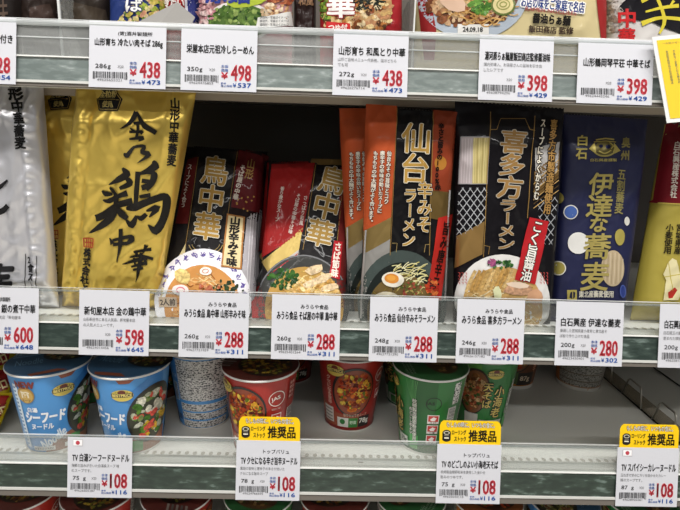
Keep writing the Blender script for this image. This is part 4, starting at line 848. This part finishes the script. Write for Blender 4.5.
def seafood(label, c):
    t, S, Ld = cup(label, '#4c93d2', c, '#35597a')
    p = S(1); p.poly([(-12, 103), (-12, 96), (4, 84), (20, 78), (70, 78), (70, 103)], '#8c5538'); p.poly([(12, 26), (34, 10), (46, 0), (60, 0), (60, 30), (30, 40)], '#3a7cbc'); p.poly([(8, 0), (30, 0), (22, 7), (12, 7)], '#8a4a34')
    p.poly([(-40, 12), (-33, 12), (-33, 96), (-40, 96)], '#d9e4ee'); p.up()
    for i in range(16): p.rect(-39, 15+i*5, -36, 17.5+i*5, '#4a78a8')
    p.rect(-28, 93, 0, 98.5, '#e6e4de'); p.up(); p.text('お湯を注いで3分', -27, 94, -2, 97.5, '#3a3a3c', .03); p.rect(16, 84, 34, 99, '#3c8a3c'); p.rect(12, 92, 18, 98, '#e6e4de')
    p.build('coloured_bands', t)
    p = S(3); p.ell(-24, 24, 9.6, 10.5, '#a8823e'); p.up(); p.ell(-24, 25, 8, 8.8, '#c9a456'); p.text('NEW', -34, 7, -13, 15, '#7a2a24', .09); p.text('旨', -28.5, 19, -19.5, 27, '#f0e6cc', .06); p.text('スープ', -29, 29, -19, 32.5, '#6a4420', .04); p.build('gold_badge', t)
    p = S(3); oval_logo(p, 14, 22, 1.15); p.build('oval_logo', t)
    p = S(3); p.text('白湯', -25, 40, -14, 46, '#f1f3f5', .05); p.text('シーフード', -29, 46.5, 14, 60, '#f1f3f5', .06, shear=-.1); p.text('ヌードル', -24, 62, 1, 69, '#f1f3f5', .05, shear=-.1); p.build('title_lettering', t)
    p = S(3); p.text('Noodle', -18, 77, 16, 89, '#e4eef6', .04, rot=-.55, shear=-.3); p.build('script_lettering', t)
    veg_bowl('bowl_picture', S, t, 46, 52, 29, 38, '#262422', '#34351f', SEA, 5, 75, (3.2, 6.2), rot=.3)
    # back of the cup: instructions
    B0 = 2*PI*40/2
    p = S(1); p.rect(B0-32, 4, B0+40, 100, TXT); p.rect(B0-44, 8, B0-32, 98, '#3f86c8'); p.up()
    for i in range(30): p.rect(B0-32, 5+i*3.2, B0+40, 5.9+i*3.2, '#cfcdca')
    p.up()
    for v0 in (61, 76, 88): p.rect(B0-32, v0, B0+40, v0+2.2 if v0 > 61 else v0+4.5, '#4c93d2')
    p.build('instruction_print', t)
    p = S(3); bars(p, B0-42, 38, B0-34, 64, '#3a3a3c', False, 3, '#b9cbe0'); p.text('白湯', B0-43, 26, B0-33, 31, '#9cc4ea', .02); p.rect(B0-43, 84, B0-34, 92, '#284a78'); p.build('barcode', t)
    p = Ld(1); p.poly([(-16, -43), (20, -39), (10, -33), (-20, -37)], '#8a4c34'); p.up(); p.ell(20, 10, 27, 22, '#22201e'); p.up(); rnd = random.Random(3)
    for i in range(90):
        th = rnd.uniform(0, 2*PI); q = math.sqrt(rnd.random()); p.layer += .03; p.blob(20+22*q*math.cos(th), 10+17*q*math.sin(th), 3, 2, rnd.choice(['#8a8a4c', '#5c5a2c', '#a8a480', '#7a4a30', '#8a7a34', '#3c3a1c']), rnd)
    p.text('Noodle', -34, 4, -6, -12, '#7aa4c8', .04); p.rect(-38, 16, -10, 13, '#6a94bc'); p.text('白湯シーフード', -38, 26, -8, 18, '#8ab4d8', .04); p.build('lid_print', t)
    return t
def red_cup(label, c):
    t, S, Ld = cup(label, '#a5271f', c, '#5a2620')
    p = S(1); p.poly([(-50, 60), (-20, 76), (30, 82), (30, 96), (-50, 96)], '#9a4a30'); p.rect(-60, 97.5, 200, 103, '#8a1f1a'); p.up(); p.rect(-44, 70, -26, 92, '#cfc9c2'); p.rect(-20, 82, -3, 96, '#e2e0da'); p.rect(-3, 82, 11, 96, '#3c8a40'); p.rect(12, 80, 30, 96, '#26201e'); p.up()
    p.ell(-12, 88, 4, 4, '#2c7a38'); p.text('野菜', -1, 86, 9, 91, '#d8ecd4', .03); p.text('78g', 13.5, 83, 28.5, 92, '#e8e4dc', .05); p.text('旨辛仕立てのスープ', -10, 75.5, 24, 80, '#e0b8a0', .03)
    for i in range(4): p.rect(-43, 73+i*5, -28, 75+i*5, '#8a8480')
    p.build('coloured_bands', t)
    veg_bowl('bowl_picture', S, t, 2, 44, 28, 35, '#1d1a1a', '#8a3a1c', CUR, 6, 190, (1.6, 4), rot=.15)
    p = S(7); oval_logo(p, -21, 15, 1.2); p.build('oval_logo', t)
    p = S(6); p.vtext('クセになる旨辛', (-31, 24), (-31, 66), 7, '#d8a898', .05); p.build('title_lettering', t)
    p = S(3); p.ring(42, 26, 9.5, 9.5, 1., '#e4d8d0'); p.text('JAS', 35, 23, 46, 29, '#e4d8d0', .04, rot=-.2); p.text('即席カップめん', 36, 38, 48, 41, '#d8b8b0', .02); p.rect(36, 46, 49, 59, '#e4dcd8'); p.up(); p.rect(37, 47, 48, 58, '#b8322c'); p.up(); p.poly([(38, 55), (43, 49), (47, 52), (45, 56), (40, 57)], '#f0e8e4'); p.build('certification_marks', t)
    p = S(3); p.rect(58, 8, 70, 34, '#8a2a26'); p.up()
    for i in range(4): p.text('辛旨', 59, 10+i*6, 68, 14+i*6, '#d8b8b0', .03)
    bars(p, 58, 44, 72, 70, '#3a3a3c', False, 5); p.build('barcode', t)
    p = S(1); p.rect(90, 6, 170, 96, TXT2); p.build('instruction_print', t)
    rnd = random.Random(13); p = Ld(1); p.ell(8, -2, 33, 30, '#2a1c16'); p.up()
    for i in range(150):
        th = rnd.uniform(0, 2*PI); q = math.sqrt(rnd.random()); p.layer += .03; p.blob(8+29*q*math.cos(th), -2+26*q*math.sin(th), rnd.uniform(2, 4), 2, rnd.choice(['#7a4a1c', '#8c6a2c', '#5c2c14', '#6a6a24', '#a8862c', '#3c1c10']), rnd)
    for i in range(5): p.poly([(-44, -8-i*6), (-26, -2-i*6), (-26, 1-i*6), (-44, -5-i*6)], ['#8a8078', '#5a5450'][i % 2])
    p.build('lid_print', t); return t
def green_cup(label, c):
    t, S, Ld = cup(label, '#2f7f3c', c, '#285a30')
    p = S(1); p.rect(34, 3, 60, 96, '#22602e'); p.rect(60, 3, 100, 96, '#2c7438'); p.rect(-60, 97, 200, 103, '#26603a'); p.poly([(-50, 3), (-14, 3), (-14, 34), (-50, 40)], '#4f8f3c'); p.up(2)
    for i in range(8): p.curve([(24+i*2, 4), (29+i, 24), (36, 40+i*3)], .5, '#5aa458')
    p.rect(-34, 76, -14, 98, '#c9c7c0'); p.rect(-12, 84, 24, 98, '#c2c6bc'); p.up(); p.rect(-6, 86, 6, 97, '#3c8a40'); p.rect(28, 78, 40, 97, '#4fa454'); p.text('75g', 12, 87, 22, 94, '#3a3a3a', .04); p.build('coloured_bands', t)
    veg_bowl('bowl_picture', S, t, -22, 44, 20, 34, '#2a2018', '#7a4a28', SOB, 9, 120, (1.8, 4.2), rot=.1)
    p = S(9); oval_logo(p, 3, 16); p.build('oval_logo', t)
    p = S(7, 3)
    for c_, d_ in (('#14100c', 1.3), ('#d2bb62', .3)): p.vtext('小海老', (12, 34), (10, 80), 14, c_, 0, dil=d_); p.vtext('天そば', (-4, 28), (-4, 66), 12, c_, 0, dil=d_); p.up()
    p.build('title_lettering', t)
    p = S(5)
    for c_, d_ in (('#1c1c18', .7), ('#e4e6da', .2)): p.vtext('枕崎製造鰹節粉末使用', (35, 28), (35, 86), 5.8, c_, 0, dil=d_); p.vtext('のどごしのよい', (30, 40), (30, 78), 3.6, c_, 0, dil=d_); p.up()
    p.build('small_lettering', t)
    p = S(4); p.ring(57, 31, 8.5, 8.5, 1., '#1c3420'); p.text('JAS', 48, 28.5, 58, 33.5, '#1c3420', .05)
    for i, v0 in enumerate((46, 60, 74)):
        p.rect(51, v0, 65, v0+12, '#e4dcd8'); p.up(.5); p.rect(52, v0+1, 64, v0+9, '#c03a34'); p.up(.5); p.text(('えび', '小麦', 'そば')[i], 54, v0+9.3, 62, v0+11.6, '#5a3030', .02)
        p.poly([(54, v0+6), (58, v0+2.5), (62, v0+4), (60, v0+8), (56, v0+8)], '#efe6e2'); p.layer -= 1
    p.build('certification_marks', t)
    p = S(3); bars(p, 76, 38, 88, 70, '#3a3a3c', False, 8); p.rect(80, 6, 90, 34, TXT); p.build('barcode', t)
    p = S(1); p.rect(100, 6, 180, 96, TXT2); p.build('instruction_print', t)
    rnd = random.Random(23); p = Ld(1); p.ell(0, 12, 30, 20, '#4c3420'); p.up()
    for i in range(70):
        th = rnd.uniform(0, 2*PI); q = math.sqrt(rnd.random()); p.layer += .03; p.blob(26*q*math.cos(th), 12+16*q*math.sin(th), 3, 2, rnd.choice(['#8a6a3c', '#5c3c1c', '#a88a5c', '#3c4a20']), rnd)
    p.text('3分', -22, -20, -12, -28, '#9ab89c', .04)
    for i in range(3): p.text('フタを矢印まではがし熱湯を注ぐ', -18, -25-i*4, 30, -28-i*4, '#a8c4a8', .02)
    p.build('lid_print', t); return t
def brown_cup(label, c):
    t, S, Ld = cup(label, '#c9772f', c, '#7a4420')
    p = S(1); p.rect(-125, 95, 125, 97.5, '#b5702c'); p.rect(-125, 97.5, 125, 103, '#dedbd5'); p.rect(-60, 3, 40, 94, '#6a3c20'); p.up(); p.rect(-34, 68, -4, 94, '#4a5a34'); p.rect(-6, 74, 26, 96, '#2a221e'); p.up(); p.text('87g', 0, 80, 18, 90, '#d8c4a8', .04); p.text('辛', 22, 60, 30, 74, '#e0a080', .04); p.build('coloured_bands', t)
    veg_bowl('bowl_picture', S, t, -10, 44, 26, 30, '#201a18', '#7a4a20', CUR, 16, 90, (2, 4.5))
    p = S(1); p.rect(70, 3, 185, 97, TXT2); p.up()
    for i in range(28): p.rect(70, 5+i*3.2, 185, 5.8+i*3.2, '#9c978e')
    p.up(.5)
    for v0 in (58, 74, 86): p.rect(70, v0, 185, v0+1.3, '#6a5a4c')
    p.build('instruction_print', t)
    rnd = random.Random(33); p = Ld(1); p.ell(6, 0, 32, 30, '#3a2016'); p.up()
    for i in range(90):
        th = rnd.uniform(0, 2*PI); q = math.sqrt(rnd.random()); p.layer += .03; p.blob(6+28*q*math.cos(th), 26*q*math.sin(th), 3.5, 2.2, rnd.choice(CUR), rnd)
    p.build('lid_print', t); return t
def spot(px, Yc, z=None): q = base_pt(px, Yc, ZBOT if z is None else z); q[2] += .0006; return q
D = math.radians
def put(o, label, px, Yc, rot, z=None): return copy_tree(o, label, Vector(spot(px, Yc, z)), D(rot))
sea = seafood('blue seafood noodle cup standing leftmost, gold badge facing forward', spot(57.5, .049)); sea['group'] = 'blue noodle cups'; sea.rotation_euler = (0, 0, D(25))
put(sea, 'blue seafood noodle cup second from the left, vegetable bowl facing forward', 135.5, .049, -13)
put(sea, 'blue and white noodle cup turned to show fine print and a barcode', 205, .106, 190)
put(sea, 'blue noodle cup in the second row between the two front blue cups', 93, .16, -10)
put(sea, 'blue noodle cup in the second row behind the second blue cup', 160, .176, -30)
red = red_cup('red noodle cup in front, left of the others, behind the yellow topped tag', spot(261, .050)); red['group'] = 'red noodle cups'; red.rotation_euler = (0, 0, D(-26))
put(red, 'red noodle cup set back, bowl picture and 78g facing forward', 349, .107, 0)
put(red, 'red noodle cup far back between the two nearer red cups', 290, .235, 10)
grn = green_cup('green noodle cup in front with red squares and a dark ring', spot(425, .060)); grn['group'] = 'green noodle cups'; grn.rotation_euler = (0, 0, D(-84))
put(grn, 'green noodle cup with gold characters, partly behind the yellow topped tag', 478, .112, 0)
put(grn, 'green noodle cup in the shade behind the front green one', 409, .166, -50)
brn = brown_cup('brown and orange noodle cup marked 87g, far back', spot(511, .235)); brn['group'] = 'orange rimmed noodle cups'
put(brn, 'noodle cup with orange rim turned to its grey fine print, far back', 577.5, .232, -180)
# row on the lowest deck, only the lids peep over the frame
lows = [(red, -10, 20, 'red'), (brn, 66, -20, 'orange'), (red, 143, 40, 'red'), (red, 182, -30, 'red'), (grn, 260, 10, 'green'), (brn, 332, 30, 'orange'), (sea, 405, 10, 'blue'), (grn, 478, -20, 'green'), (red, 552, 0, 'red'), (brn, 592, 50, 'orange'), (brn, 668, -10, 'orange')]
names = ['leftmost', 'second', 'third', 'fourth', 'fifth', 'sixth', 'seventh', 'eighth', 'ninth', 'tenth', 'last']
xs = [30, 105, 181, 260, 333, 406, 480, 553, 628, 702]
for i, x in enumerate(xs):
    src, col, rt = [(red, 'red', 30), (red, 'red', -50), (red, 'red', 80), (grn, 'green', 160), (red, 'red', 170), (grn, 'green', 60), (brn, 'orange', 20), (sea, 'blue', 200), (grn, 'green', -90), (brn, 'orange', 120)][i]
    c = put(src, '%s noodle cup in the lowest row, %s from the left along the bottom edge' % (col, ['first', 'second', 'third', 'fourth', 'fifth', 'sixth', 'seventh', 'eighth', 'ninth', 'tenth'][i]), x, .066, rt, ZLOW)
    c['group'] = 'noodle cups in the lowest row'
# --- yellow packets leaning at the far left of the lower shelf
for i in range(3):
    t, sf = stand(['front yellow and red packet leaning at the left end of the lower shelf', 'middle yellow and red packet leaning at the left end of the lower shelf', 'rear yellow and red packet leaning at the left end of the lower shelf'][i],
                  'curry packet', 'yellow packets on the lower shelf', (-62+i*3, 395-i*26, 14+i*2, 392-i*24), (-78+i*4, -4+i*5), .05+i*.035, .085+i*.04, ZBOT, .008, 80+i, name='curry_packet', wr=.0012)
    packet_body(sf, 'film_pouch', mat('#c2a81f', 'film'), t)
    y0 = 395-i*26
    p = P_(sf); p.poly([(-60, y0+2), (16, y0+1), (12, y0+9), (-62, y0+11)], '#9c2420'); p.poly([(-10, y0+14), (12, y0+5), (8, y0+20), (-14, y0+28)], '#8a1f20'); p.up(); p.text('辛口', -6, y0+12, 7, y0+21, '#ecd9a0', .05, rot=-.35); p.text('カレー', -50, y0+13, -16, y0+26, '#7a1f1c', .05)
    p.build('printed_front', t, within=(.02, .02, .98, .98))
# --- wire dividers on the lower shelf
def wire(label, pa, pb, loops, plate=True):
    a = at_floor(*pa, ZBOT); b = at_floor(*pb, ZBOT); x = (a[0]+b[0])/2; y0, y1 = min(a[1], b[1]), max(a[1], b[1])
    t = thing('wire_divider', label, 'divider', (x, (y0+y1)/2, ZBOT), 'wire dividers on the lower shelf')
    tube('base_wire', [(x, max(y0-.02, .012), ZBOT+.0016), (x, min(y1+.1, .36), ZBOT+.0016)], .0012, mat('#3a3734', 'metal'), t)
    for yy, w_, h_ in loops:
        tube('wire_loop', [(x, yy, ZBOT+.0016), (x, yy+.007, ZBOT+h_*.9), (x, yy+.010, ZBOT+h_), (x, yy+w_-.014, ZBOT+h_), (x, yy+w_-.010, ZBOT+h_*.9), (x, yy+w_, ZBOT+.0016)], .0013, mat('#c5c0b8', 'metal'), t)
    if plate: box('divider_plate', (x+.0026, max(y0-.015, .012), ZBOT+.0004), (x+.0034, .33, ZBOT+.02), clear_mat('divider_plate', '#d9d3ca', .03, .3, '#a8a094'), t)
    return x
xw = wire('wire shelf divider with bent loops on the empty right end of the lower shelf', (603, 377), (680, 445), [(.013, .034, .036), (.070, .050, .034), (.146, .050, .032), (.226, .05, .032)])
wire('plain thin wire divider further right on the lower shelf', (650, 365), (680, 388), [], False)
# ---------------------------------------------------------------- light: rows of ceiling tubes over the aisle, pale store around
w = bpy.data.worlds.new('store'); SC.world = w; w.use_nodes = True; nt = w.node_tree; bg = nt.nodes['Background']
tc = nt.nodes.new('ShaderNodeTexCoord'); sp = nt.nodes.new('ShaderNodeSeparateXYZ'); rp = nt.nodes.new('ShaderNodeValToRGB')
mr = nt.nodes.new('ShaderNodeMapRange'); mr.inputs['From Min'].default_value = -1
nt.links.new(tc.outputs['Generated'], sp.inputs[0]); nt.links.new(sp.outputs['Z'], mr.inputs['Value']); nt.links.new(mr.outputs[0], rp.inputs[0])
rp.color_ramp.elements[0].position = .42; rp.color_ramp.elements[0].color = (.05, .048, .045, 1)
rp.color_ramp.elements[1].position = .70; rp.color_ramp.elements[1].color = (.6, .61, .61, 1)
nt.links.new(rp.outputs[0], bg.inputs[0]); bg.inputs[1].default_value = .55
def tube_light(y, z, p, x=0, L=3.6, wd=.14):
    l = bpy.data.lights.new('ceiling_tube_light', 'AREA'); l.shape = 'RECTANGLE'; l.size = L; l.size_y = wd; l.energy = p; l.color = (1, .985, .955)
    o = bpy.data.objects.new('ceiling_tube_light', l); COL.objects.link(o); o.location = (x, y, z)
    o.rotation_euler = (math.atan2(y+0, -(Z0-z))*0, 0, 0)
tube_light(-.75, 2.7, 74); tube_light(-2.3, 2.85, 38); tube_light(-3.9, 2.85, 14)
SC.view_settings.view_transform = 'Standard'; SC.view_settings.look = 'None'; SC.view_settings.exposure = 0.0; SC.view_settings.gamma = 1
SC.view_settings.use_curve_mapping = False
